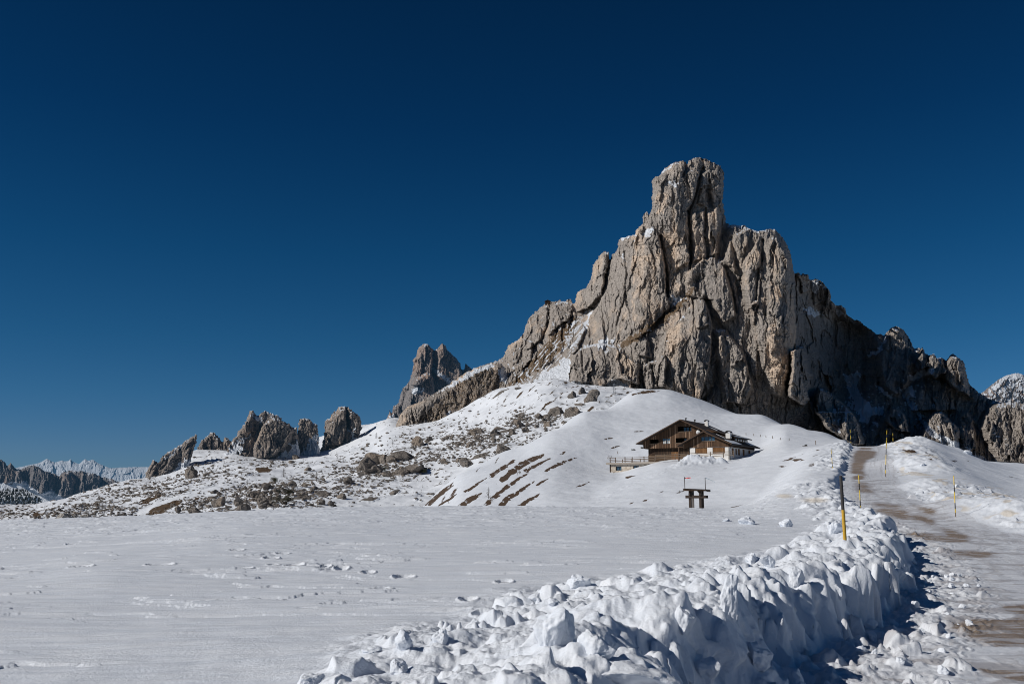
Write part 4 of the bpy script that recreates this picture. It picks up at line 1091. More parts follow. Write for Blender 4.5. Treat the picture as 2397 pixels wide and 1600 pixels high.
MPAINT = [('warm', [(1862, 640), (1950, 690), (2050, 780), (2160, 860), (2280, 960), (2280, 1100), (1860, 1000)], -.35), ('snow', GULLOW, .95), ('streak', GULLY, .42), ('grass', BROWN, .62), ('streak', [(1196, 905), (1225, 860), (1290, 795), (1350, 728), (1384, 725), (1366, 790), (1330, 830), (1260, 875)], .36), ('streak', [(1120, 960), (1150, 850), (1200, 800), (1290, 710), (1340, 715), (1300, 800), (1220, 880), (1180, 950)], .22), ('streak', [(1335, 860), (1345, 800), (1400, 780), (1480, 760), (1520, 800), (1480, 900)], .16),  # first entry greys the right flank's rock colour to deepen its shade
          ('grass', [(1450, 805), (1500, 770), (1560, 730), (1620, 672), (1634, 672), (1600, 715), (1560, 752), (1510, 785), (1470, 810), (1440, 825)], .62),
          ('snow', [(1570, 690), (1586, 698), (1600, 694), (1590, 708), (1576, 712)], .8), ('snow', [(1598, 700), (1612, 690), (1604, 702)], .8), ('snow', [(1590, 745), (1604, 732), (1598, 748)], .8), ('snow', [(1514, 770), (1530, 764), (1522, 774)], .8),
          ('snow', [(1400, 800), (1420, 786), (1430, 790), (1416, 815), (1400, 818)], .8), ('snow', [(1426, 798), (1440, 790), (1434, 804)], .8), ('snow', [(1362, 780), (1378, 730), (1384, 728), (1372, 778)], .95),
          ('snow', [(1560, 430), (1575, 418), (1594, 432), (1586, 442), (1574, 436)], .55), ('snow', [(1496, 548), (1528, 528), (1534, 538), (1516, 556)], .58), ('snow', [(1455, 590), (1464, 590), (1462, 622), (1457, 622)], .55), ('snow', [(1481, 560), (1487, 560), (1484, 575)], .6),
          ('snow', [(1452, 556), (1487, 548), (1488, 553), (1453, 561)], .9), ('snow', [(1548, 404), (1580, 378), (1598, 376), (1596, 380), (1578, 384), (1552, 407)], .9), ('snow', [(1616, 374), (1636, 367), (1652, 372), (1634, 371)], .8),
          ('snow', [(1700, 524), (1742, 526), (1735, 533), (1712, 534)], .95), ('snow', [(1758, 536), (1790, 538), (1786, 542), (1764, 542)], .95),
          ('snow', [(1896, 655), (1920, 655), (1915, 668), (1925, 672), (1908, 690), (1900, 676)], .85), ('snow', [(1880, 720), (1900, 720), (1930, 735), (1910, 742), (1885, 735)], .75), ('snow', [(1950, 712), (1975, 732), (1966, 742), (1955, 730)], .8), ('snow', [(1985, 745), (2003, 747), (1995, 750)], .9),
          ('snow', [(1972, 875), (1985, 880), (2010, 870), (2018, 878), (2004, 905), (2020, 930), (2045, 950), (2070, 955), (2066, 970), (2040, 975), (2030, 990), (2015, 985), (1998, 945)], .92), ('snow', [(2028, 840), (2060, 825), (2078, 790), (2072, 785), (2052, 820), (2030, 828)], .9), ('snow', [(2038, 888), (2060, 905), (2090, 925), (2088, 935), (2062, 920)], .9),
          ('snow', [(2096, 898), (2112, 910), (2130, 908), (2146, 912), (2140, 930), (2146, 950), (2170, 990), (2190, 1010), (2235, 1030), (2290, 1062), (2340, 1090), (2300, 1085), (2240, 1060), (2175, 1018), (2150, 980), (2125, 945)], .95), ('streak', [(1900, 720), (1990, 760), (2070, 800), (2040, 900), (1960, 900)], .14), ('snow', [(2130, 880), (2150, 866), (2185, 862), (2180, 875), (2150, 885), (2134, 892)], .75),
          ('snow', [(2072, 1000), (2095, 1005), (2120, 1020), (2115, 1030), (2085, 1018)], .8), ('snow', [(2040, 985), (2060, 990), (2052, 1000)], .8), ('snow', [(2312, 1050), (2330, 1075), (2350, 1090), (2335, 1088)], .85), ('snow', [(2326, 1010), (2345, 1020), (2338, 1026)], .8),
          ('warm', [(1550, 560), (1612, 500), (1690, 480), (1690, 600), (1620, 620), (1570, 640), (1600, 680), (1560, 690)], .48), ('warm', [(1480, 600), (1556, 590), (1562, 700), (1500, 790), (1480, 740)], .36), ('warm', [(1806, 560), (1856, 620), (1866, 800), (1830, 935), (1800, 880)], .42),
          ('warm', [(1660, 428), (1690, 420), (1692, 470), (1664, 470)], .35), ('warm', [(1538, 492), (1552, 482), (1550, 498), (1538, 502)], .6), ('warm', [(1700, 760), (1760, 820), (1790, 940), (1680, 930)], .18), ('warm', [(1390, 620), (1412, 600), (1410, 680), (1392, 690)], .2)]

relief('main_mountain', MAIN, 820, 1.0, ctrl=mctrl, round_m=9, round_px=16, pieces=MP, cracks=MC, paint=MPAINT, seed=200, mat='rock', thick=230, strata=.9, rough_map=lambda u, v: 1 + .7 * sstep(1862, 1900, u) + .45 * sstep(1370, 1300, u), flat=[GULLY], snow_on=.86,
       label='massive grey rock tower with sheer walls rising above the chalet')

RIDGE = [(918, 1016), (928, 990), (938, 968), (952, 952), (968, 945), (990, 935), (1012, 922), (1040, 905), (1070, 884), (1095, 868), (1118, 858), (1140, 850), (1156, 846), (1176, 850), (1190, 880), (1205, 905), (1185, 935), (1150, 948), (1118, 965), (1092, 988), (1068, 1006), (1000, 1014), (960, 1024)]
relief('brown_mountain_ridge', RIDGE, 800, 1.0, lean=.9, round_m=14, round_px=20, seed=300, mat='rock', thick=60, amp=.9, cell=(.8, .45), base_v=1015,
       paint=[('grass', [(950, 1000), (1000, 960), (1080, 890), (1130, 862), (1180, 870), (1170, 920), (1100, 960), (1060, 985), (1000, 985)], .52), ('snow', [(1000, 934), (1040, 908), (1100, 868), (1156, 848), (1160, 856), (1120, 872), (1085, 892), (1060, 905), (1042, 912)], .75),
              ('snow', [(1166, 868), (1180, 850), (1196, 880), (1182, 900), (1170, 890)], .8), ('snow', [(1040, 975), (1050, 962), (1056, 962), (1046, 980)], .75), ('streak', [(930, 1010), (1000, 940), (1150, 850), (1200, 890), (1100, 970), (1000, 1014)], .2)], snow_on=.93,
       label='brown rocky shoulder running down to the left of the tower')

PEAK = [(900, 1010), (902, 985), (907, 972), (913, 956), (917, 966), (921, 950), (932, 942), (935, 927), (943, 908), (956, 894), (960, 884), (966, 866), (967, 842), (973, 834), (979, 814), (985, 807), (994, 803), (1004, 806), (1011, 814), (1016, 821), (1022, 818), (1028, 808), (1036, 802), (1044, 811), (1048, 818),
        (1057, 827), (1068, 837), (1076, 848), (1080, 862), (1085, 866), (1087, 857), (1092, 851), (1097, 857), (1103, 860), (1107, 864), (1112, 872), (1130, 900), (1120, 960), (1000, 1010)]
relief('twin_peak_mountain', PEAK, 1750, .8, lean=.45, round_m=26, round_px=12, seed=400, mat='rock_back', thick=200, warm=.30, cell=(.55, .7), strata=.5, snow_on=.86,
       pieces=[([(967, 850), (980, 812), (1000, 804), (1014, 816), (1016, 850), (1012, 880), (985, 900), (960, 900)], 28, 12, 4, 5), ([(1018, 880), (1022, 822), (1034, 803), (1046, 812), (1078, 850), (1082, 880), (1050, 900)], 20, 10, 8, 5), ([(940, 960), (960, 890), (1000, 868), (1015, 875), (1020, 930), (1000, 980), (950, 990)], 40, 20, 8, 10)],
       cracks=[([(1014, 818), (1016, 880)], 3, 40)], paint=[('snow', [(960, 915), (975, 905), (985, 910), (995, 915), (970, 925)], .75), ('snow', [(1014, 822), (1018, 822), (1017, 868), (1013, 868)], .7), ('snow', [(1010, 862), (1030, 868), (1060, 890), (1070, 905), (1050, 900), (1025, 880)], .58), ('snow', [(900, 985), (920, 970), (935, 985), (910, 1000)], .8)],
       label='reddish twin-topped peak behind the shoulder')

CR = [(728, 1110), (752, 1045), (757, 1022), (759, 1000), (761, 988), (770, 978), (780, 965), (791, 954), (800, 951), (807, 950), (815, 953), (826, 959), (834, 966), (840, 973), (845, 985), (848, 1002), (843, 1018), (850, 1040), (850, 1110)]
relief('crag_mountain', CR, 845, .8, jag=2.4, lean=.55, round_m=8, round_px=8, seed=500, mat='rock_mid', thick=40, cell=(.6, .5), warm=.05,
       pieces=[([(762, 1000), (790, 958), (812, 952), (812, 1000), (800, 1040), (760, 1040)], 12, 12, 6, 5), ([(815, 960), (828, 962), (845, 990), (842, 1015), (820, 1010)], 10, 6, 6, 5)], cracks=[([(811, 955), (814, 1000)], 2.5, 14)], flat=[[(850, 1018), (832, 1026), (814, 1042), (792, 1062), (764, 1082), (720, 1075), (720, 1112), (852, 1112)]], paint=[('snow', [(850, 1018), (832, 1026), (814, 1042), (792, 1062), (764, 1082), (720, 1075), (720, 1112), (852, 1112)], .95), ('snow', [(815, 1000), (828, 1004), (834, 1024), (820, 1030)], .75), ('snow', [(800, 953), (815, 951), (812, 956)], .8)],
       label='rounded brown crag standing right of the split peak')
CR2 = [(500, 1110), (534, 1044), (546, 1028), (556, 1012), (569, 997), (577, 981), (585, 961), (592, 962), (605, 973), (612, 968), (620, 958), (628, 962), (640, 968), (657, 977), (671, 989), (686, 1000), (696, 998), (698, 1015), (702, 1060), (704, 1110)]
relief('split_crag_mountain', CR2, 800, .8, jag=2.4, lean=.55, round_m=8, round_px=8, seed=550, mat='rock_mid', thick=40, cell=(.6, .5),
       pieces=[([(612, 1000), (636, 976), (660, 982), (690, 1010), (680, 1040), (640, 1068), (596, 1074), (590, 1050)], 22, 8, 10, 6), ([(560, 1010), (586, 964), (600, 985), (596, 1010), (575, 1020)], 8, 10, 6, 3)], flat=[[(706, 1030), (688, 1036), (672, 1056), (645, 1074), (600, 1082), (580, 1074), (556, 1086), (548, 1072), (568, 1050), (560, 1040), (536, 1052), (500, 1060), (500, 1112), (706, 1112)]], paint=[('snow', [(706, 1030), (688, 1036), (672, 1056), (645, 1074), (600, 1082), (580, 1074), (556, 1086), (548, 1072), (568, 1050), (560, 1040), (536, 1052), (500, 1060), (500, 1112), (706, 1112)], .95), ('snow', [(588, 962), (604, 974), (618, 985), (614, 990), (600, 985)], .85), ('snow', [(622, 958), (655, 975), (660, 982), (640, 976)], .85), ('snow', [(548, 1036), (575, 1022), (590, 1012), (588, 1022), (570, 1036), (552, 1046)], .95)],
       label='split grey peak with snow in its notch')
CR3 = [(694, 1030), (699, 984), (704, 979), (714, 978), (722, 980), (735, 989), (743, 994), (746, 1020), (750, 1060), (750, 1110), (676, 1110), (684, 1050)]
relief('blunt_crag_mountain', CR3, 822, .8, jag=2.2, lean=.5, round_m=7, round_px=7, seed=600, mat='rock_mid', thick=30, cell=(.5, .5), paint=[('snow', [(748, 1012), (726, 1026), (718, 1040), (708, 1062), (694, 1078), (676, 1070), (676, 1112), (752, 1112)], .95)], label='blunt squared crag in the middle of the row')
CR4 = [(712, 1070), (716, 1054), (724, 1040), (732, 1034), (738, 1044), (744, 1070), (744, 1090), (704, 1090)]
relief('small_crag_mountain', CR4, 850, .8, lean=.5, round_m=6, round_px=8, seed=620, mat='rock_mid', thick=12, cell=(.4, .4), label='small crag low in the snow below the blunt crag')
SL = [(325, 1145), (338, 1122), (342, 1106), (350, 1089), (355, 1079), (361, 1076), (367, 1079), (369, 1086), (378, 1071), (391, 1058), (409, 1048), (429, 1035), (444, 1024), (457, 1016), (462, 1017), (461, 1036), (453, 1054), (448, 1075), (440, 1100), (440, 1145)]
relief('leaning_slab_mountain', SL, 735, .8, jag=2.0, lean=.6, round_m=6, round_px=7, seed=640, mat='rock_mid', thick=30, cell=(.5, .4), tilt=.5, paint=[('snow', [(450, 1070), (420, 1084), (406, 1102), (384, 1110), (364, 1126), (322, 1130), (322, 1150), (450, 1150)], .95), ('snow', [(384, 1070), (412, 1050), (445, 1028), (440, 1034), (415, 1055), (390, 1076)], .66)], label='leaning rock slab with a sharp upright tip')
SL2 = [(450, 1110), (462, 1046), (472, 1030), (485, 1019), (493, 1011), (502, 1011), (515, 1024), (522, 1036), (526, 1060), (526, 1110)]
relief('slanted_crag_mountain', SL2, 880, .8, lean=.5, round_m=8, round_px=10, seed=660, mat='rock_mid', thick=20, cell=(.5, .4), paint=[('snow', [(491, 1014), (496, 1013), (516, 1030), (512, 1032)], .9)], label='low crag crossed by a slanting snow band')
SL3 = [(496, 1110), (508, 1062), (513, 1050), (519, 1036), (526, 1022), (534, 1025), (541, 1032), (550, 1044), (554, 1060), (558, 1110)]
relief('pointed_crag_mountain', SL3, 880, .8, lean=.5, round_m=8, round_px=10, seed=680, mat='rock_mid', thick=20, cell=(.5, .4), label='small pointed crag left of the split peak')

CLIFF = [(-160, 1090), (-90, 1070), (-40, 1078), (-8, 1074), (4, 1074), (13, 1083), (18, 1089), (24, 1083), (31, 1089), (38, 1097), (47, 1097), (61, 1093), (72, 1087), (89, 1091), (105, 1102), (112, 1104), (123, 1107), (138, 1112), (148, 1104), (166, 1099), (192, 1102), (217, 1106), (238, 1115), (262, 1120), (286, 1130), (290, 1180), (190, 1190), (-160, 1190)]
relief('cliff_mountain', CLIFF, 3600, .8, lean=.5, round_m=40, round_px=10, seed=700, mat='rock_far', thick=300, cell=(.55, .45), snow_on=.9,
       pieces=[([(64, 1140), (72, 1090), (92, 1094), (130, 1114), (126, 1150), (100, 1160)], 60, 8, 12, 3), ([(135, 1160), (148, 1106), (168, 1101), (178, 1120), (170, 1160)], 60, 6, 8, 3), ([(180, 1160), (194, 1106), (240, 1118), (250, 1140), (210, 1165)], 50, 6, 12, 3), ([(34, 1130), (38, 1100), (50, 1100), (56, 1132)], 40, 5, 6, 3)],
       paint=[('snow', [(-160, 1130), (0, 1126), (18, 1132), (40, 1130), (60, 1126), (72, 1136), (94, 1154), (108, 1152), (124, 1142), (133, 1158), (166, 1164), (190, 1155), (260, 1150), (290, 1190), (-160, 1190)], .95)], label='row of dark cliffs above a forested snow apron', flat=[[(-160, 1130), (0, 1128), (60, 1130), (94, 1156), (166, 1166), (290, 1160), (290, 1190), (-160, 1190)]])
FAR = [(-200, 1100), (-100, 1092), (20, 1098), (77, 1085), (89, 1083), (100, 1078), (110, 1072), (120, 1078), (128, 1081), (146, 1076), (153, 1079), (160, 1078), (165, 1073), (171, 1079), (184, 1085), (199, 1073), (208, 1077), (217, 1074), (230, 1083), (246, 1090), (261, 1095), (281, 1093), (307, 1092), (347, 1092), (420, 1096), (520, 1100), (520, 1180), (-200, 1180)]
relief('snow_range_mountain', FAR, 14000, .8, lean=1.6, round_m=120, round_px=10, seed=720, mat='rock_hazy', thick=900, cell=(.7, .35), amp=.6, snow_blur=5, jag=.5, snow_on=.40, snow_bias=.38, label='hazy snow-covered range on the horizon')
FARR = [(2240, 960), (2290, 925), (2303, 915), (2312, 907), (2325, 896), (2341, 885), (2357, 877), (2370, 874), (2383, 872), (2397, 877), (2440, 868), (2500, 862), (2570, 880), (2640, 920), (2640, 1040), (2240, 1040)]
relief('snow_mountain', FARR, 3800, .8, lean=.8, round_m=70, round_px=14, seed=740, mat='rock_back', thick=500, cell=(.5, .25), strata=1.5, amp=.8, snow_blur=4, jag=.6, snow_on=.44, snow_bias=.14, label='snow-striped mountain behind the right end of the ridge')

# ------------------------------------------------------------------ small materials
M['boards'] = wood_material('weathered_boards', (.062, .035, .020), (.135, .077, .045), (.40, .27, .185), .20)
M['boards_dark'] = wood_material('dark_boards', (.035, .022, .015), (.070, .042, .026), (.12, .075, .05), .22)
M['logs'] = wood_material('stacked_logs', (.075, .048, .030), (.15, .095, .055), (.24, .17, .11), .24, axis='z')
M['shutter'] = wood_material('orange_shutter_boards', (.15, .072, .030), (.24, .12, .05), (.30, .17, .08), .16)
M['roofing'] = wood_material('brown_sheet_roof', (.048, .038, .034), (.062, .048, .042), (.075, .06, .055), .5)
M['fascia'] = plain('brown_fascia', (.095, .058, .038), .7, .2, .3, 3, stretch=(1, 1, 4))
M['plaster'] = plain('white_plaster', (.72, .70, .67), .9, .1, .06, 2)
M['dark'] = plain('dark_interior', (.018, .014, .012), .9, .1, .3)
M['stone'] = stone_material('rubble_stone')
M['concrete'] = plain('weathered_edge', (.34, .30, .26), .85, .15, .35, 4, stretch=(.4, .4, 5))
M['greywood'] = plain('grey_rail_wood', (.16, .12, .09), .8, .2, .45, 5, stretch=(.5, .5, 6))
M['postwood'] = plain('dark_post_wood', (.060, .044, .036), .75, .2, .45, 7, stretch=(6, 6, .5))
M['palewood'] = plain('pale_post_wood', (.17, .155, .15), .8, .2, .4, 7, stretch=(6, 6, .5))
M['yellow'] = plain('worn_yellow_paint', (.56, .33, .035), .55, .3, .2, 14, stretch=(2, 2, .6))
M['lemon'] = plain('yellow_stake_paint', (.72, .50, .05), .5, .3, .1, 10)
M['black'] = plain('black_stake_paint', (.035, .03, .028), .6, .3, .3, 12)
M['tar'] = plain('tarred_wood', (.05, .047, .046), .75, .25, .7, 9, stretch=(5, 5, .5))
M['metal'] = plain('grey_metal', (.30, .31, .32), .45, .5, .15, 4, metal=.6)
M['dish'] = plain('pale_dish', (.55, .56, .57), .4, .4, .08, 4)
M['red'] = plain('red_cloth', (.65, .05, .045), .8, .1, .15, 8)
M['bluecord'] = plain('blue_yellow_cord', (.12, .26, .34), .8, .1, .5, 10)
M['curtain'] = plain('pale_curtain', (.55, .56, .54), .9, .1, .2, 5)
M['twig'] = plain('larch_twigs', (.085, .062, .045), .9, .1, .3, 5)
M['needles'] = plain('dark_needles', (.035, .040, .022), .9, .1, .5, 8)
M['fir'] = plain('far_firs', (.055, .075, .085), .9, .1, .35, .02)
gl = NT('window_glass'); gl.base((.05, .10, .15)); gl.set(.08, .6); M['glass'] = gl.m


# ------------------------------------------------------------------ the chalet
def strips(mb, xa, xb, zlow, roof, openings, y0, y1, extra=()):
    """a wall in the x-z plane under a roof line, left open at the rectangles"""
    xs = sorted(set([xa, xb] + [v for o in openings for v in o[:2] if xa < v < xb] + [v for v in extra if xa < v < xb]))
    for a, b in zip(xs[:-1], xs[1:]):
        cuts = sorted((o[2], o[3]) for o in openings if o[0] <= a + 1e-6 and o[1] >= b - 1e-6)
        z = zlow
        for (c0, c1) in cuts:
            if c0 > z: mb.prism([(a, z), (b, z), (b, c0), (a, c0)], y0, y1)
            z = c1
        if roof(a) > z or roof(b) > z:
            mb.prism([(a, z), (b, z), (b, max(z + .01, roof(b))), (a, max(z + .01, roof(a)))], y0, y1)


RZ31 = math.radians(-31)
cx_, cy_, cz_ = (float(t) for t in P(1600, 1073, 185))
CH = empty('chalet', (cx_, cy_, cz_), RZ31); tag(CH, 'dark timber mountain chalet with white ground floor and two chimneys', 'chalet')
k = .47
mroof = lambda x: 7.0 - k * abs(x)
wroof = lambda x: 4.5 - k * abs(x - 5.3)
ops = [(-.95, 1.7, 5.0, 5.95), (-6.6, -4.85, 2.95, 3.72), (-4.1, -2.5, 2.8, 3.85), (-1.45, .75, 2.95, 3.85)]
mb = MB(); strips(mb, -8.0, 6.4, 2.05, mroof, ops, 0, .22, (0,)); wall_up = mb.build('upper_wall', M['boards'], CH)
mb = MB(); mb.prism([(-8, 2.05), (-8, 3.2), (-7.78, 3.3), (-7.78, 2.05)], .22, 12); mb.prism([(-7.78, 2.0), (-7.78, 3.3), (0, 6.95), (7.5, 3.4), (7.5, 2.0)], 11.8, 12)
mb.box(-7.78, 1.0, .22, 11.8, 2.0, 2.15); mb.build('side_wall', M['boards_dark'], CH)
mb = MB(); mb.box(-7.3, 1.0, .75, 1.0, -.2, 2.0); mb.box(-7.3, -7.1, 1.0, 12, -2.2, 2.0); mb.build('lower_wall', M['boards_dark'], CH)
mb = MB(); mb.box(-7.32, 1.2, .70, .95, -2.2, .75); mb.build('log_base', M['logs'], CH)
mb = MB(); mb.box(-2.6, -1.0, .62, .70, -.2, 1.3); mb.build('door', M['shutter'], CH)
# loggia linings
for (a, b, z0, z1) in (ops[0], ops[1], ops[3]):
    mb = MB(); mb.box(a - .2, b + .2, 1.5, 1.6, z0 - .1, z1 + .6); mb.box(a - .2, a - .02, .24, 1.5, z0 - .1, z1 + .3); mb.box(b + .02, b + .2, .24, 1.5, z0 - .1, z1 + .3); mb.box(a - .18, b + .18, .24, 1.5, z0 - .12, z0 - .02)
    lg = mb.build('loggia', M['dark'], CH)
    mb = MB(); mb.box(a - .12, b + .12, -.05, .0, z0 - .07, z0 + .03); mb.build('sill', M['greywood'], lg)
def window(parent, a, b, z0, z1, y, n, frame='fascia', pane='glass', axis='x', depth=.14, sub=0):
    mb = MB(); w = .055
    def bx(p0, p1, q0, q1, r0, r1):
        if axis == 'x': mb.box(p0, p1, q0, q1, r0, r1)
        else: mb.box(q0, q1, p0, p1, r0, r1)
    bx(a, b, y, y + depth, z0, z0 + w); bx(a, b, y, y + depth, z1 - w, z1)
    for i in range(n + 1):
        x = a + (b - a - w) * i / n; bx(x, x + w, y + .004, y + depth - .004, z0 + w, z1 - w)
        if sub and i < n:
            xm = x + w; xe = a + (b - a - w) * (i + 1) / n
            bx(xm, xe, y + .03, y + .06, (z0 + z1) / 2 - .015, (z0 + z1) / 2 + .015)
            bx((xm + xe) / 2 - .015, (xm + xe) / 2 + .015, y + .034, y + .064, z0 + w, z1 - w)
    f = mb.build('window', M[frame], parent)
    mb = MB(); bx(a + .02, b - .02, y + depth * .55, y + depth * .65, z0 + .02, z1 - .02); mb.build('pane', M[pane], f)
    return f
w1 = window(CH, -4.1, -2.5, 2.8, 3.85, .05, 2, sub=1)
for xa in (-3.95, -3.1):
    mb = MB(); mb.box(xa, xa + .48, .115, .124, 2.87, 3.45); mb.build('curtain', M['curtain'], w1)
window(CH, -.35, .55, 2.98, 3.82, 1.36, 1); window(CH, -.4, .75, 5.05, 5.9, 1.36, 2); window(CH, 1.0, 1.6, 5.05, 5.8, .9, 1); window(CH, -5.2, -4.9, 2.98, 3.6, 1.0, 1)
# front wing
wops = [(4.4, 7.05, 2.95, 3.75)]
mb = MB(); strips(mb, .9, 9.7, 1.83, wroof, wops, -2.5, -2.28, (5.3,)); mb.box(.9, 1.1, -2.28, 0, 1.83, 2.35); mb.build('wing_wall', M['boards'], CH)
window(CH, 4.4, 7.05, 2.95, 3.75, -2.44, 4)
mb = MB(); mb.box(4.3, 7.15, -2.58, -2.5, 2.85, 2.95); mb.build('sill', M['greywood'], CH)
sh = [(3.2, 5.5, .72, 1.80), (6.5, 8.8, .72, 1.80)]
mb = MB(); strips(mb, 2.2, 9.55, -2.4, lambda x: 1.83, sh, -2.42, -2.2)
sw = [(-.9, .25), (1.1, 2.0), (2.6, 3.7), (5.2, 6.4), (8.6, 9.9)]
m2 = MB(); strips(m2, -2.42, 12.0, -2.4, lambda x: 1.83, [(a, b, .55, 1.70) for a, b in sw], 9.35, 9.55)
b0 = len(mb.v); mb.v += [(y, x, z) for (x, y, z) in m2.v]; mb.f += [tuple(i + b0 for i in f) for f in m2.f]
mb.box(2.2, 2.4, -2.2, 1.0, -2.4, 1.83); mb.build('white_wall', M['plaster'], CH)
for (a, b, z0, z1) in sh:
    mb = MB(); mb.box(a, b, -2.34, -2.28, z0, z1); mb.build('shutter', M['shutter'], CH)
for a, b in sw:
    mb = MB(); mb.box(9.42, 9.48, a, b, .55, 1.70); mb.build('side_shutter', M['shutter'], CH)
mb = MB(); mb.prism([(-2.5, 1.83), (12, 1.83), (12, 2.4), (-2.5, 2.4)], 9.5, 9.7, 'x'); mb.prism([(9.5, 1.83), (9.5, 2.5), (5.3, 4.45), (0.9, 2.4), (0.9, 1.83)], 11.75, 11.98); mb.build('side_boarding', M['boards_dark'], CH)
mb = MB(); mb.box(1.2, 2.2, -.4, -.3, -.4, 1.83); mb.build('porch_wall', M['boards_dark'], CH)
# roofs: the right slope of the house and of the wing lie in one plane
def slab(mb, x0, z0, x1, z1, t, y0, y1): mb.prism([(x0, z0), (x1, z1), (x1, z1 + t), (x0, z0 + t)], y0, y1)
mb = MB(); slab(mb, -8.9, 7.02 - k * 8.9, 0, 7.02, .2, -1.25, 12.8); slab(mb, 0, 7.02, 5.2, 7.02 - k * 5.2, .2, -1.25, 12.8); rf = mb.build('roof', M['roofing'], CH)
mb = MB(); slab(mb, -8.95, 7.03 - k * 8.95, 0, 7.03, .15, -1.33, -1.25); slab(mb, 0, 7.03, 5.2, 7.03 - k * 5.2, .15, -1.33, -1.25); mb.build('bargeboard', M['fascia'], rf)
mb = MB(); slab(mb, 5.2, 7.02 - k * 5.2, 10.4, 7.02 - k * 10.4, .2, -3.5, 13.0); slab(mb, .2, 4.55 - k * 5.1, 5.2, 4.55, .2, -3.5, .1); wr = mb.build('wing_roof', M['roofing'], CH)
mb = MB(); slab(mb, 5.25, 7.03 - k * 5.25, 10.45, 7.03 - k * 10.45, .15, -3.58, -3.5); slab(mb, .15, 4.56 - k * 5.15, 5.25, 4.56, .15, -3.58, -3.5); mb.build('bargeboard', M['fascia'], wr)
mb = MB(); mb.tube([(10.46, -3.5, 2.16), (10.46, 13.0, 2.16)], .09, n=8); gu = mb.build('gutter', M['black'], wr)
mb = MB(); mb.tube([(10.44, -2.9, 2.1), (9.85, -2.6, 1.6), (9.78, -2.6, 1.2), (9.78, -2.6, -1.5)], .06, n=8); mb.build('downpipe', M['black'], CH)
mb = MB(); mb.box(.3, .5, -3.4, -3.2, -2.0, 2.2); mb.build('porch_post', M['fascia'], CH)
mb = MB(); mb.prism([(5.35, 4.62), (5.35, 4.76), (4.2, 5.3), (4.2, 5.16)], 1.0, 10.0); mb.build('roof_strip', M['shutter'], rf)
# long shed dormer at the back right
mb = MB(); mb.prism([(6.0, 4.25), (8.7, 3.0), (8.7, 3.85), (6.0, 4.72)], 3.0, 11.0); do = mb.build('dormer', M['boards_dark'], CH)
mb = MB(); slab(mb, 4.6, 5.22, 9.3, 3.72, .14, 2.4, 11.6); mb.build('dormer_roof', M['roofing'], do)
mb = MB(); mb.tube([(9.34, 2.4, 3.74), (9.34, 11.6, 3.74)], .08, n=8); mb.build('gutter', M['black'], do)
for i in range(5):
    mb = MB(); y = 3.7 + i * 1.45; mb.box(8.72, 8.76, y, y + .8, 3.25, 3.7); mb.build('dormer_window', M['glass'], do)
# snow left on the roof
for a_ in ((8.9, 7.25 - k * 8.9, 10.35, 7.25 - k * 10.35, .07, -2.8, 2.6), (8.3, 4.185, 9.2, 3.9, .06, 2.8, 9.6)):
    mb = MB(); slab(mb, *a_); mb.build('roof_snow', M['chunk'], CH, bevel=.02)
mb = MB(); slab(mb, 8.6, 7.25 - k * 8.6, 9.9, 7.25 - k * 9.9, .06, 9.0, 12.0); mb.build('roof_snow', M['chunk'], CH, bevel=.02)
mb = MB(); slab(mb, 1.7, 7.25 - k * 1.7, 3.6, 7.25 - k * 3.6, .06, 8.6, 9.4); mb.build('roof_snow', M['chunk'], CH, bevel=.02)
mb = MB(); slab(mb, 6.2, 7.25 - k * 6.2, 7.8, 7.25 - k * 7.8, .06, .6, .95); mb.build('roof_snow', M['chunk'], CH, bevel=.02)
def chimney(x, y, z0, z1, w):
    mb = MB(); mb.box(x - w / 2, x + w / 2, y - w / 2, y + w / 2, z0, z1); c = mb.build('chimney', M['plaster'], CH)
    mb = MB(); n = 9
    arc = [(x + (w * .72) * math.cos(math.pi * i / n), z1 + .02 + w * .52 * math.sin(math.pi * i / n)) for i in range(n + 1)]
    arc2 = [(x + (w * .55) * math.cos(math.pi * i / n), z1 + .02 + w * .38 * math.sin(math.pi * i / n)) for i in range(n, -1, -1)]
    for i in range(n):
        mb.prism([arc[i], arc[i + 1], arc2[n - i - 1], arc2[n - i]], y - w * .6, y + w * .6)
    mb.build('chimney_cap', M['black'], c)
    mb = MB(); mb.box(x - w * .62, x + w * .62, y - w * .62, y + w * .62, z0 - .1, z0 + .28); mb.build('flashing', M['roofing'], c)
chimney(1.6, 8.5, 6.1, 7.35, .62); chimney(8.0, 2.2, 3.3, 4.55, .85)
for (x, y, z) in ((.2, 1.2, 7.1), (.3, 5.6, 7.1)):
    mb = MB(); mb.tube([(x, y, z - .1), (x, y, z + .38)], .12); mb.tube([(x, y, z + .38), (x, y, z + .5)], .2); mb.build('roof_vent', M['black'], CH)
mb = MB()
for i in range(5):
    r0, r1 = .40 * i / 5, .40 * (i + 1) / 5
    for j in range(16):
        a0, a1 = 2 * math.pi * j / 16, 2 * math.pi * (j + 1) / 16
        q = [(3.1 + r * math.cos(a), -.42 + .55 * r * r, 4.75 + r * math.sin(a)) for (r, a) in ((r0, a0), (r1, a0), (r1, a1), (r0, a1))]
        mb.add(q, [(0, 1, 2, 3)])
mb.tube([(3.1, -.4, 4.75), (3.1, -.85, 4.62)], .02); mb.tube([(3.1, -.42, 4.7), (3.1, .02, 4.5)], .03)
mb.build('satellite_dish', M['dish'], CH)

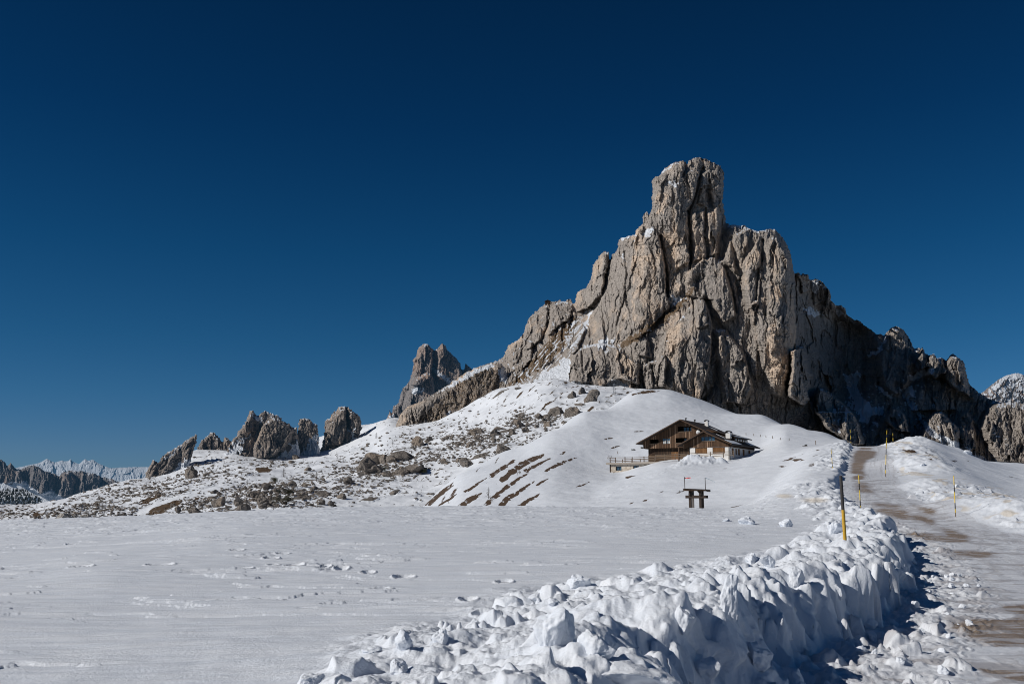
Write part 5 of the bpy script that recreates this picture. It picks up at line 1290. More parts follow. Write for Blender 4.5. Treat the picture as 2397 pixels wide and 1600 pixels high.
# ------------------------------------------------------------------ stone terrace and fences
TE = empty('stone_terrace', (cx_, cy_, cz_), RZ31); tag(TE, 'low rubble-stone terrace with two small windows beside the chalet', 'terrace')
wn = [(-13.5, -12.3, -1.98, -1.22), (-9.9, -8.7, -1.68, -1.14)]
mb = MB(); strips(mb, -14.7, -4.2, -4.6, lambda x: -.86, wn, -.6, -.3); mb.box(-14.7, -14.4, -.3, 6, -4.6, -.86); mb.build('stone_wall', M['stone'], TE)
mb = MB(); mb.box(-15.3, -3.9, -1.1, 6.2, -.86, -.48); mb.build('slab', M['concrete'], TE, bevel=.03)
mb = MB(); mb.box(-14.74, -14.56, -.68, -.5, -4.6, -.86); mb.build('corner_post', M['boards_dark'], TE)
for (a, b, z0, z1) in wn:
    mb = MB(); mb.box(a - .2, b + .2, .2, .3, z0 - .2, z1 + .2); mb.build('window_recess', M['dark'], TE)
    window(TE, a, b, z0, z1, -.42, 2, frame='boards_dark')
def rail_fence(name, label, pts, h, parent_loc, rz, rails=(.25, .55, .88), r=.06):
    f = empty(name, parent_loc, rz); tag(f, label, 'fence')
    for (x, y, z) in pts:
        mb = MB(); mb.box(x - r, x + r, y - r, y + r, z - .1, z + h + random.uniform(-.03, .1)); mb.build('post', M['greywood'], f)
    for q in rails:
        for a, b in zip(pts[:-1], pts[1:]):
            mb = MB(); e = random.uniform(-.06, .06); y0 = a[1] - r - .02; y1 = b[1] - r - .02
            mb.add([(a[0] - .1, y0 - .03, a[2] + q + e - .05), (b[0] + .1, y1 - .03, b[2] + q - .05), (b[0] + .1, y1 - .03, b[2] + q + .05), (a[0] - .1, y0 - .03, a[2] + q + e + .05),
                    (a[0] - .1, y0 + .02, a[2] + q + e - .05), (b[0] + .1, y1 + .02, b[2] + q - .05), (b[0] + .1, y1 + .02, b[2] + q + .05), (a[0] - .1, y0 + .02, a[2] + q + e + .05)],
                   [(0, 1, 2, 3), (5, 4, 7, 6), (4, 0, 3, 7), (1, 5, 6, 2), (3, 2, 6, 7), (4, 5, 1, 0)])
            mb.build('rail', M['greywood'], f)
rail_fence('wooden_fence', 'weathered rail fence along the front edge of the stone terrace', [(x, -.9, -.48) for x in (-14.5, -13.4, -11.4, -9.9, -7.5, -5.4)], 1.0, (cx_, cy_, cz_), RZ31)
rail_fence('wooden_fence', 'weathered rail fence at the far edge of the stone terrace', [(x, 5.8, -.48) for x in (-15.0, -13.0, -11.2, -9.0, -7.4)], .95, (cx_, cy_, cz_), RZ31)
rail_fence('wooden_fence', 'rail fence half buried by snow before the white ground floor', [(x, -4.6 - .02 * x, -.25 + .02 * x) for x in (-3.6, -1.8, .2, 2.6, 4.4, 6.9, 9.3, 11.2)], .95, (cx_, cy_, cz_), RZ31)

# ------------------------------------------------------------------ wooden shrine with pennants in front of the knoll
sx, sy, sz = (float(t) for t in P(1632, 1190, 84))
SHR = empty('wooden_shelter', (sx, sy, sz), math.radians(-22)); tag(SHR, 'small dark wooden shelter on four posts with a flat roof and two pennants', 'shelter')
for (x, y, m) in ((-.50, -.32, 'postwood'), (-.42, .34, 'palewood'), (.36, -.32, 'postwood'), (.40, .34, 'postwood')):
    mb = MB(); mb.box(x - .10, x + .10, y - .10, y + .10, -1.1, 1.50); mb.build('post', M[m], SHR, bevel=.012)
for y in (-.44, .46):
    mb = MB(); mb.box(-.86, .84, y - .06, y + .06, .86, 1.10); mb.build('beam', M['postwood'], SHR, bevel=.01)
for x in (-.50, .38):
    mb = MB(); mb.box(x - .07, x + .07, -.62, .66, 1.10, 1.28); mb.build('cross_beam', M['postwood'], SHR, bevel=.01)
    mb = MB(); mb.prism([(x - .10, 1.5), (x + .30 * (1 if x < 0 else -1), 1.5), (x, 1.15)], -.42, -.36); mb.build('brace', M['postwood'], SHR)
mb = MB(); mb.prism([(-.98, 1.50), (.98, 1.44), (.98, 1.56), (-.98, 1.64)], -.72, .74); mb.box(-.9, .9, -.78, -.72, 1.46, 1.60); rr = mb.build('roof', M['boards_dark'], SHR)
mb = MB(); mb.prism([(-1.02, 1.645), (1.02, 1.565), (1.02, 1.59), (-1.02, 1.67)], -.8, .8); mb.build('roof_sheet', M['black'], rr)
for s_ in (-1, 1):
    mb = MB(); mb.tube([(.86 * s_, -.76, 1.50), (1.05 * s_, -.76, 1.42), (1.22 * s_, -.76, 1.41), (1.29 * s_, -.76, 1.46), (1.28 * s_, -.76, 1.51)], .032, n=8); mb.build('gutter_hook', M['black'], rr)
for (x, z0, z1) in ((-.88, 1.62, 2.62), (.84, 1.5, 2.56)):
    mb = MB(); mb.tube([(x, -.5, z0), (x - .01, -.5, z1)], .028, n=8); fp = mb.build('flag_pole', M['postwood'], SHR)
    mb = MB()
    if x < 0:
        n = 8; vs = []; fs = []
        for i in range(n + 1):
            t = i / n; w = .05 * (1 - .6 * math.sin(math.pi * min(1, t * 2)) if t < .5 else 1 - .25 * t)
            yy = -.5 + .04 * math.sin(t * 9); zz = z1 - .10 + .03 * t
            vs += [(x + .50 * t, yy, zz - w), (x + .50 * t, yy + .015, zz + w)]
        for i in range(n): fs.append((2 * i, 2 * i + 2, 2 * i + 3, 2 * i + 1))
        mb.add(vs, fs); mb.build('pennant', M['red'], fp)
    else:
        mb.tube([(x, -.5, z1 - .02), (x + .25, -.5, z1 - .12), (x + .45, -.5, z1 - .2), (x + .78, -.5, z1 - .4)], .016, .006, n=6); mb.build('streamer', M['bluecord'], fp)

# ------------------------------------------------------------------ snow stakes along the road
def stake(name, label, u0, v0, u1, v1, D, bands, r, group=None, cat='snow pole'):
    b = Vector(tuple(float(t) for t in P(u1, v1, D))); t_ = Vector(tuple(float(t) for t in P(u0, v0, D)))
    g = ground_at(b.x, b.y); z0 = min(b.z, g)
    o = empty(name, (b.x, b.y, z0)); tag(o, label, cat, group)
    d = t_ - b; base = Vector((0, 0, b.z - z0))
    mb = MB(); mb.tube([base - d.normalized() * (.5 + (b.z - z0)), base + d * .001], r); mb.build('foot', M['greywood'], o)
    for (a, c, m) in bands:
        mb = MB(); mb.tube([base + d * a, base + d * (a + c) / 2, base + d * c], r * (1.06 - .12 * a), r * (1.06 - .12 * c), n=12); mb.build('band', M[m], o, smooth=False)
    return o
stake('wooden_post', 'thick leaning post, black on top and yellow below, on the near snow bank', 1968, 1113, 1980.5, 1300, 26, [(0, .15, 'palewood'), (.15, .57, 'yellow'), (.57, .66, 'tar'), (.66, 1, 'tar')], .043, cat='post')
G_ = 'thin yellow and black snow stakes along the road'
TB = [(0, .10, 'lemon'), (.10, .26, 'black'), (.26, .55, 'lemon'), (.55, .74, 'black'), (.74, .985, 'lemon'), (.985, 1, 'black')]
stake('snow_stake', 'thin yellow and black stake on the left verge behind the thick post', 2010, 1110, 2014.5, 1191, 58, TB, .027, G_)
stake('snow_stake', 'thin yellow and black stake standing in the lumpy snow right of the road', 2232.5, 1112, 2236.5, 1199, 58, TB, .027, G_)
stake('snow_stake', 'tall yellow and black stake at the right edge where the road bends', 2075, 1029, 2073, 1107, 100, TB, .034, G_)
stake('snow_stake', 'small yellow stake at the crest seen above the tall right-hand one', 2076, 1006, 2075.6, 1046, 156, TB, .036, G_)
stake('snow_stake', 'short yellow stake on the right bank near the crest of the road', 2090, 1013, 2090.6, 1038, 160, TB, .034, G_)
stake('snow_stake', 'yellow stake on the left bank at the very crest of the road', 1990, 1004, 1992, 1036, 158, TB, .036, G_)
stake('snow_stake', 'yellow and black stake in open snow left of the climbing road', 1945.5, 1050, 1949, 1096, 104, TB, .030, G_)

# fence posts on the knoll
fp0 = None
for i, (u_, v_, h_) in enumerate(((1744, 1018, 5), (1762, 1020, 5), (1779, 1022, 5), (1792, 1024, 5), (1807, 1026, 6), (1826, 1029, 5), (1845, 1031, 6), (1907, 1041, 10), (1421.5, 1074, 4), (1424.5, 1072, 6), (1428.5, 1071, 4), (1445.5, 1062, 6))):
    x, y, z = ground_ray(u_, v_, 100)
    hh = h_ * y / F
    mb = MB(); mb.tube([(0, 0, -.4), (.02, 0, hh)], .07, .06, n=8)
    o = mb.build('fence_post', M['greywood']); o.location = (x, y, z)
    tag(o, 'short thin fence post in the snow right of the chalet' if u_ > 1700 else 'short thin fence post in the snow left of the terrace', 'fence post', 'fence posts right of the chalet' if u_ > 1700 else 'fence posts left of the terrace')

# lattice mast on the slope behind the knoll
x, y, z = slope_lookup(1441, 926)
MA = empty('lattice_mast', (x, y, z)); tag(MA, 'slender grey lattice mast at the foot of the cliffs above the knoll', 'mast')
s_ = y / F; hh = 24 * s_; w0 = 2.4 * s_; w1 = 1.6 * s_
for (a, b) in ((-1, -1), (1, -1), (1, 1), (-1, 1)):
    mb = MB(); mb.tube([(a * w0, b * w0, -1), (a * w1, b * w1, hh)], .10 * s_ * 3, n=6); mb.build('leg', M['metal'], MA)
for i in range(7):
    t = i / 7; w = w0 + (w1 - w0) * t; zz = hh * t; z2 = hh * (t + 1 / 7)
    mb = MB()
    for b in (-1, 1):
        mb.tube([(-w, b * w, zz), (w, b * w, z2)], .18 * s_, n=5); mb.tube([(b * w, -w, zz), (b * w, w, z2)], .18 * s_, n=5)
    mb.build('brace', M['metal'], MA)
mb = MB(); mb.box(-w1 * 1.5, w1 * 1.5, -w1 * 1.5, w1 * 1.5, hh * .92, hh); mb.build('platform', M['metal'], MA)

# hut on the ridge
x, y, z = (float(t) for t in P(1282, 709, 968))
s_ = y / F
HU = empty('summit_hut', (x, y, z)); tag(HU, 'tiny dark hut perched on the ridge left of the tower', 'hut')
mb = MB(); mb.prism([(-6 * s_, -4 * s_), (6 * s_, -4 * s_), (6 * s_, 3.2 * s_), (0, 5.8 * s_), (-6 * s_, 3.2 * s_)], -5 * s_, 5 * s_); mb.build('wall', M['boards_dark'], HU)
mb = MB(); slab(mb, -7.5 * s_, 2.8 * s_, 0, 6.0 * s_, .9 * s_, -6 * s_, 6 * s_); slab(mb, 0, 6.0 * s_, 7.5 * s_, 2.8 * s_, .9 * s_, -6 * s_, 6 * s_); mb.build('roof', M['black'], HU)

# ------------------------------------------------------------------ boulders on the slope
def boulder_mesh(seed, flat=.75, cut=.0, rough=1.0):
    g = random.Random(seed)
    bm = bmesh.new(); bmesh.ops.create_icosphere(bm, subdivisions=4, radius=.5)
    planes = [(Vector((g.uniform(-1, 1), g.uniform(-1, 1), g.uniform(-.5, 1))).normalized(), g.uniform(.20, .42)) for _ in range(14)]
    off = Vector((g.uniform(0, 99), g.uniform(0, 99), g.uniform(0, 99)))
    sx_, sy_ = g.uniform(.9, 1.1), g.uniform(.7, 1.0)
    for v in bm.verts:
        p = v.co.copy()
        for n, d in planes:
            e = p.dot(n) - d
            if e > 0: p -= n * e * .92
        q = p.normalized()
        p += q * rough * (.08 * mnoise.fractal(p * 2.2 + off, 1, 2.1, 3) - .07 * abs(mnoise.noise(p * 3.5 + off)) + .01)
        v.co = Vector((p.x * sx_, p.y * sy_, p.z * flat))
    bm.normal_update()
    sn = []; wm = []
    for v in bm.verts:
        s = max(0, min(1, (v.normal.z - .80) * 3.6)) if v.co.z > .12 else 0
        sn.append(s * .9); wm.append(.1 + .25 * mnoise.noise(v.co * 2 + off))
    me = bpy.data.meshes.new('boulder'); bm.to_mesh(me); bm.free()
    for nme, a in (('snow', sn), ('warm', wm), ('grass', [0] * len(sn))):
        at = me.attributes.new(nme, 'FLOAT', 'POINT'); at.data.foreach_set('value', a)
    me.materials.append(M['boulder']); me.update()
    return me


BM = [boulder_mesh(40 + i, .62 + .05 * (i % 5)) for i in range(14)]
PALE = rock_material('pale_boulder_rock', .5, grey=(.40, .38, .35), warm=(.46, .42, .37)); 
BIG = [  # photo u, v of the foot, width px, relative height, label
    (853, 1102, 58, .75, 'big grey boulder at the left end of the long rock cluster in mid slope'), (878, 1086, 66, .62, 'huge upright-edged boulder in the middle of the long rock cluster'), (897, 1083, 36, .8, 'round boulder leaning on the huge one in the long rock cluster'),
    (938, 1078, 66, .5, 'broad low boulder at the right end of the long rock cluster'), (915, 1082, 30, .6, 'small grey boulder wedged between two broad ones'), (862, 1112, 50, .4, 'flat slab below the long rock cluster'), (880, 1106, 46, .5, 'dark slab with a shadowed hollow below the long cluster'),
    (938, 1112, 42, .75, 'steep boulder below the right end of the long rock cluster'), (972, 1108, 50, .7, 'dark hollow-fronted boulder right of the long cluster'), (901, 1116, 28, .6, 'angular boulder in open snow below the hollow-fronted slab'),
    (812, 1128, 28, .7, 'boulder standing alone left below the long cluster'), (756, 1162, 46, .4, 'long low boulder near the edge of the field'), (800, 1170, 26, .8, 'pyramid-shaped boulder near the edge of the field'), (750, 1182, 26, .75, 'squat boulder right at the edge of the field'), (772, 1182, 20, .7, 'small boulder right beside the squat one at the field edge'),
    (780, 1186, 16, .6, 'little round boulder at the field edge'), (920, 1158, 26, .7, 'boulder alone in the smooth snow before the knoll'), (972, 1044, 36, 1.0, 'tall rounded boulder at the foot of the brown shoulder'), (1000, 1034, 22, .8, 'boulder beside the tall rounded one below the shoulder'), (1043, 1030, 24, .7, 'boulder below the right end of the brown shoulder'),
    (1112, 1016, 46, .5, 'wide layered boulder high on the slope'), (1116, 1026, 30, .55, 'boulder just under the wide layered one'), (1102, 1040, 22, .8, 'upright boulder under the wide layered pair'), (1088, 1092, 44, .75, 'large boulder close to the left edge of the knoll'), (1072, 1082, 18, .8, 'small boulder leaning left of the large one by the knoll'),
    (1036, 1086, 24, .7, 'boulder standing left of the large one by the knoll'), (1155, 1020, 32, .7, 'boulder with snow cap on the upper slope'), (1198, 1018, 24, .95, 'block-like boulder on the upper slope'), (1177, 1062, 40, .85, 'large split boulder right against the knoll'), (1215, 1000, 28, 1.0, 'tall rock beside a bare larch on the upper slope'),
    (1166, 1006, 28, .5, 'low rock left of the tall one with the larch'), (1262, 980, 26, .7, 'rock in the group above the knoll edge, lowest left'), (1281, 998, 22, .9, 'standing rock at the knoll edge'), (1281, 978, 24, .8, 'upright rock in the group above the knoll edge'), (1304, 972, 48, .7, 'big tilted block above the knoll edge'),
    (1343, 974, 60, .62, 'largest dark block at the knoll edge below the cliffs'), (1360, 950, 26, .5, 'flat dark rock on top of the largest dark block'), (1343, 932, 30, .9, 'block with a brown foot below the snow gully'), (1367, 922, 22, 1.1, 'round grey boulder below the cliffs'), (1390, 942, 44, 1.0, 'large buff boulder at the foot of the cliffs'),
    (1213, 912, 18, .5, 'single dark rock in the snow gully'), (571, 1197, 40, .75, 'grey boulder on the brink of the field below the leaning slab'), (614, 1184, 34, .9, 'steep boulder behind the brink of the field'), (622, 1146, 32, .8, 'boulder in the upper part of the dense boulder patch'), (595, 1162, 26, .8, 'dark boulder inside the dense boulder patch'),
    (679, 1138, 30, .75, 'boulder on the right of the dense boulder patch'), (507, 1184, 42, .7, 'wide boulder in the left part of the dense patch'), (556, 1182, 32, .95, 'tall boulder in the left part of the dense patch'), (416, 1200, 24, .95, 'lone boulder beside the brown grass'), (450, 1203, 36, .65, 'low boulder with a larch on top near the brown grass'),
    (618, 1188, 30, .8, 'boulder just behind the brink in the dense patch'), (498, 1156, 22, .6, 'small low boulder above the dense patch'), (493, 1168, 22, .5, 'flat boulder at the left end of the dense patch'), (541, 1142, 14, .5, 'flat dark stone high above the dense patch'), (684, 1076, 20, .8, 'rounded stone below the blunt crag'), (676, 1084, 22, .5, 'low stone below the rounded one'),
    (716, 1102, 24, .5, 'boulder alone in the snow lane'), (1109, 1018, 20, .7, 'rock tucked beside the wide layered boulder'), (708, 1140, 24, .7, 'boulder at the right end of the dense patch'), (732, 1146, 22, .6, 'separate boulder right of the dense patch'), (1227, 1012, 22, .8, 'rock right of the tall one with the larch'), (438, 1118, 40, 1.2, 'lone dark outcrop below the leaning slab'),
]
def put_boulder(i, u_, v_, w_, hr, label, group=None, mat=None, name='boulder'):
    x, y, z = slope_lookup(u_, v_)
    s = w_ * y / F
    me = BM[i % len(BM)]
    o = bpy.data.objects.new(name, me); COL.objects.link(o)
    o.scale = (s * 1.08, s * 1.08, s * hr * 1.35); o.rotation_euler = (random.uniform(-.12, .12), random.uniform(-.12, .12), random.uniform(0, 6.28))
    o.location = (x, y + s * .25, z + s * hr * .20)
    tag(o, label, 'boulder', group)
    return o


for i, (u_, v_, w_, hr, lb) in enumerate(BIG):
    put_boulder(i * 3 + 1, u_, v_, w_ * (1.22 if i < 10 else 1.1), hr, lb)
CL = [  # clusters: centre, spread, number, size range, label
    (620, 1160, 70, 20, 62, 9, 20, 'brown-grey boulder in the dense patch behind the field edge'), (900, 1100, 90, 22, 40, 7, 16, 'grey boulder scattered around the long rock cluster'), (1090, 1040, 90, 28, 42, 7, 16, 'grey boulder scattered over the upper slope below the shoulder'),
    (1230, 995, 60, 18, 22, 7, 15, 'grey rock in the band above the knoll edge'), (480, 1190, 60, 10, 20, 7, 16, 'boulder low behind the field edge near the brown grass'), (750, 1150, 70, 24, 30, 6, 12, 'small boulder strewn in the middle of the slope'), (420, 1130, 80, 22, 26, 5, 10, 'small dark stone on the far snow slope below the leaning slab')]
gb = random.Random(5); kk = 0
for (cu, cv, du, dv, n, a, b, lb) in CL:
    for j in range(n):
        u_ = gb.gauss(cu, du * .6); v_ = gb.gauss(cv, dv * .6)
        if v_ > 1190: v_ = 1190 - gb.random() * 20
        kk += 1
        put_boulder(kk, u_, v_, a + (b - a) * gb.random() ** 2.2, gb.uniform(.5, .9), lb, lb.replace('boulder ', 'boulders ').replace('stone ', 'stones ').replace('rock ', 'rocks ', 1))
# loose stones too many to count
def rubble():
    bm = bmesh.new(); bmesh.ops.create_icosphere(bm, subdivisions=2, radius=.5); base = np.array([v.co[:] for v in bm.verts]); tri = np.array([[v.index for v in f.verts] for f in bm.faces]); bm.free()
    g = np.random.default_rng(23); Ds, us, X, Y, Z, UUm, VVm, dn = (SLOPE[k] for k in ('D', 'u', 'X', 'Y', 'Z', 'UU', 'VV', 'dens'))
    run = np.minimum.accumulate(VVm, 0); vis = (VVm <= run + 1.0)
    wgt = np.where(vis & (Y > 190) & (Y < 900), dn ** 1.3, 0) * np.clip(np.gradient(-VVm, axis=0), 0, 3) * sstep(-.5, .5, fbm(X / 16, Y / 24, 131, 3)); wgt = wgt.ravel() / wgt.sum()
    pick = g.choice(wgt.size, 6000, p=wgt)
    V_, F_, S_ = [], [], []
    for n, i in enumerate(pick):
        i, j = divmod(int(i), X.shape[1]); s = (2.0 + 6.5 * g.random() ** 3.0) * Y[i, j] / F
        p = base * (1 + .35 * (g.random((len(base), 1)) - .5)); d = g.normal(size=(4, 3)); d /= np.linalg.norm(d, axis=1, keepdims=True)
        for q in d:
            e = np.maximum(p @ q - .30, 0); p = p - e[:, None] * q * .9
        a = g.uniform(0, 6.28); c_, s2 = math.cos(a), math.sin(a)
        p = p @ np.array([[c_, s2, 0], [-s2, c_, 0], [0, 0, 1]]) * np.array([1.25, 1.0, .72]) * s
        V_.append(p + np.array([X[i, j] + g.uniform(-1, 1), Y[i, j], Z[i, j] + .12 * s])); F_.append(tri + n * len(base)); S_.append(np.clip((p[:, 2] / s - .22) * 3.2, 0, 1) * (g.random() < .45))
    V_ = np.concatenate(V_); sn = np.concatenate(S_)
    me = mesh_from('stone_rubble', V_, np.concatenate(F_), dict(snow=sn, grass=sn * 0, warm=sn * 0 + .1), [M['boulder']], smooth=False)
    o = bpy.data.objects.new('stone_rubble', me); COL.objects.link(o); tag(o, 'countless small stones strewn over the snow slope', 'rubble', kind='stuff')


rubble()
# pale stones at the left brink of the field
for i, (u_, v_, w_, hr, lb) in enumerate(((150, 1218, 46, .55, 'broad pale boulder at the left brink of the field'), (172, 1216, 24, .9, 'pale upright boulder between two broad ones at the left brink'), (198, 1213, 36, .55, 'rounded pale boulder at the left brink of the field'))):
    o = put_boulder(i * 2 + 3, u_, v_, w_, hr, lb); me = o.data.copy(); me.materials.clear(); me.materials.append(PALE); o.data = me

# ------------------------------------------------------------------ bare larches and dwarf pines
def larch_meshes(seed):
    g = random.Random(seed)
    t = MB(); t.tube([(0, 0, -.1), (.01, 0, .35), (g.uniform(-.03, .03), 0, .7), (g.uniform(-.03, .03), 0, 1)], .022, .005, n=6)
    c = MB()
    for i in range(54):
        z = .10 + .88 * (i / 54); L = (.30 * (1 - z) ** .8 + .03) * g.uniform(.6, 1.15); a = g.uniform(0, 6.28); d = Vector((math.cos(a), math.sin(a), g.uniform(-.1, .35)))
        p0 = Vector((0, 0, z)); p1 = p0 + d * L * .5 + Vector((0, 0, -.01)); p2 = p0 + d * L + Vector((0, 0, g.uniform(-.02, .03)))
        c.tube([p0, p1, p2], .006, .003, n=3)
        for q in range(4):
            b = p0 + (p2 - p0) * g.uniform(.35, 1); e = b + Vector((g.uniform(-1, 1), g.uniform(-1, 1), g.uniform(-.6, .8))) * L * .28
            c.tube([b, e], .004, .002, n=3)
    return t.mesh('trunk', M['twig']), c.mesh('crown', M['twig'])


LM = [larch_meshes(90 + i) for i in range(5)]
LAR = [(661, 1116, 20), (577, 1138, 15), (637, 1134, 17), (514, 1162, 13), (563, 1158, 18), (602, 1182, 16), (448, 1194, 20), (510, 1198, 12), (549, 1120, 9), (738, 1127, 22), (878, 1027, 14), (917, 1041, 13), (787, 1074, 11), (1227, 992, 17), (1191, 1026, 18), (1137, 1066, 16),
       (240, 1196, 18), (140, 1196, 13), (105, 1192, 11), (247, 1212, 15), (283, 1204, 13), (25, 1224, 15), (36, 1220, 10), (83, 1222, 10), (112, 1216, 12), (205, 1202, 12), (153, 1204, 14), (330, 1150, 9), (360, 1128, 7), (470, 1196, 14), (700, 1160, 14), (850, 1060, 10), (1050, 1060, 11)]
for i, (u_, v_, h_) in enumerate(LAR):
    x, y, z = slope_lookup(u_, v_)
    s = h_ * y / F * 1.1
    tm, cm = LM[i % 5]
    o = empty('larch_tree', (x, y - .4, z - .05 * s), random.uniform(0, 6.28)); o.scale = (s * 1.15, s * 1.15, s)
    for n_, m_ in (('trunk', tm), ('crown', cm)):
        c = bpy.data.objects.new(n_, m_); COL.objects.link(c); c.parent = o
    lf = u_ < 300
    tag(o, 'bare young larch among the scrub behind the left end of the field' if lf else 'bare young larch standing between boulders on the snow slope', 'tree', 'larches behind the left end of the field' if lf else 'larches on the boulder slope')
for (u_, v_, h_, lb) in ((1018, 1113, 15, 'bare larch sapling at the left foot of the snowy knoll'), (1143, 1167, 28, 'bare larch sapling between the brown grass strips of the knoll'), (1048, 1178, 10, 'tiny bare shrub low on the left foot of the knoll')):
    x, y, z = ground_ray(u_, v_, 100); s = h_ * y / F
    o = empty('larch_tree', (x, y, z - .03 * s), 1.0); o.scale = (s * 1.1, s * 1.1, s); tag(o, lb, 'tree')
    for n_, m_ in zip(('trunk', 'crown'), LM[2]):
        c = bpy.data.objects.new(n_, m_); COL.objects.link(c); c.parent = o


def pine_mesh(seed):
    g = random.Random(seed); mb = MB()
    cl = [(g.uniform(-.4, .4), g.uniform(-.25, .25), g.uniform(.05, .32), g.uniform(.12, .25)) for _ in range(11)]
    for (x, y, z, r) in cl:
        for q in range(130):
            d = Vector((g.gauss(0, 1), g.gauss(0, 1), g.gauss(0, 1))).normalized() * r * g.uniform(.5, 1.05); p = Vector((x, y, z)) + d
            if p.z < -.03: continue
            a = Vector((g.uniform(-1, 1), g.uniform(-1, 1), g.uniform(-.2, 1))).normalized() * .05; b = a.orthogonal().normalized() * .014
            mb.add([p - b, p + b, p + a], [(0, 1, 2)])
    st = MB()
    for (x, y, z, r) in cl[:6]: st.tube([(0, 0, -.1), (x * .5, y * .5, z * .4), (x, y, z)], .02, .008, n=5)
    return st.mesh('branch', M['twig']), mb.mesh('foliage', M['needles'])


PM = [pine_mesh(70 + i) for i in range(3)]
for i, (u_, v_, w_, lb) in enumerate(((664, 1180, 46, 'large dark dwarf pine draped over boulders in the dense patch'), (668, 1160, 34, 'dark dwarf pine above the large one in the dense patch'), (520, 1176, 26, 'dark dwarf pine behind the wide boulder at the left of the patch'), (893, 1102, 26, 'dark dwarf pine beside the slab below the long rock cluster'),
                                     (992, 1110, 24, 'dark dwarf pine on the hollow-fronted boulder'), (560, 1180, 26, 'dark dwarf pine on the tall boulder at the left of the patch'), (640, 1128, 26, 'dark dwarf pine at the top of the dense patch'), (943, 1098, 16, 'small dwarf pine above the steep boulder'), (1186, 1024, 14, 'small dwarf pine by the larch on the upper slope'))):
    x, y, z = slope_lookup(u_, v_); s = w_ * y / F
    o = empty('dwarf_pine', (x, y - .3 * s, z + .05 * s), random.uniform(0, 6)); o.scale = (s, s, s * .8); tag(o, lb, 'shrub')
    for n_, m_ in zip(('branch', 'foliage'), PM[i % 3]):
        c = bpy.data.objects.new(n_, m_); COL.objects.link(c); c.parent = o
for i, (u_, v_, w_, lb) in enumerate(((1480, 1054, 9, 'tuft of dark shrub in the snow left of the chalet'), (1502, 1050, 9, 'second tuft of dark shrub close to the chalet corner'), (1885, 1043, 8, 'tuft of dark shrub in the snow between chalet and road'))):
    x, y, z = ground_ray(u_, v_, 100); s = w_ * y / F
    o = empty('dwarf_pine', (x, y, z), i * 1.3); o.scale = (s, s, s); tag(o, lb, 'shrub')
    for n_, m_ in zip(('branch', 'foliage'), PM[i % 3]):
        c = bpy.data.objects.new(n_, m_); COL.objects.link(c); c.parent = o

# far wood below the dark cliffs
mb = MB(); g = random.Random(9)
for i in range(900):
    u_ = g.uniform(-60, 100); v_ = g.uniform(1146, 1186)
    if v_ < 1146 + 26 * max(0, (u_ - 60) / 40) or g.random() < .25: continue
    D_ = 3560 + (1186 - v_) * 1.2
    x, y, z = (float(t) for t in P(u_, v_, D_)); h = g.uniform(7, 13); r = h * .24
    n = 6
    vs = [(x + r * math.cos(6.28 * q / n), y + r * math.sin(6.28 * q / n), z) for q in range(n)] + [(x, y, z + h)]
    mb.add(vs, [(q, (q + 1) % n, n) for q in range(n)])
o = mb.build('forest', M['fir']); tag(o, 'dark conifer wood below the far cliffs', 'forest', kind='stuff')

# ------------------------------------------------------------------ loose blocks of snow
def snow_block_mesh(seed, sharp=.5):
    g = random.Random(seed)
    bm = bmesh.new(); bmesh.ops.create_icosphere(bm, subdivisions=5, radius=.62)
    pl = [(Vector((g.uniform(-1, 1), g.uniform(-1, 1), g.uniform(-.8, 1))).normalized(), g.uniform(.24, .46)) for _ in range(10)]
    off = Vector((g.uniform(0, 99), g.uniform(0, 99), g.uniform(0, 99)))
    for v in bm.verts:
        p = v.co.copy()
        for n, d in pl:
            e = p.dot(n) - d
            if e > 0: p -= n * e * .80
        p += p.normalized() * (.12 * mnoise.fractal(p * 2.0 + off, 1, 2, 4) - .05 * abs(mnoise.noise(p * 4 + off)) + .022 * mnoise.fractal(p * 9 + off, 1, 2, 3))
        v.co = p
    me = bpy.data.meshes.new('snow_block'); bm.to_mesh(me); bm.free()
    me.materials.append(M['chunk']); me.polygons.foreach_set('use_smooth', np.ones(len(me.polygons), bool)); me.update()
    return me


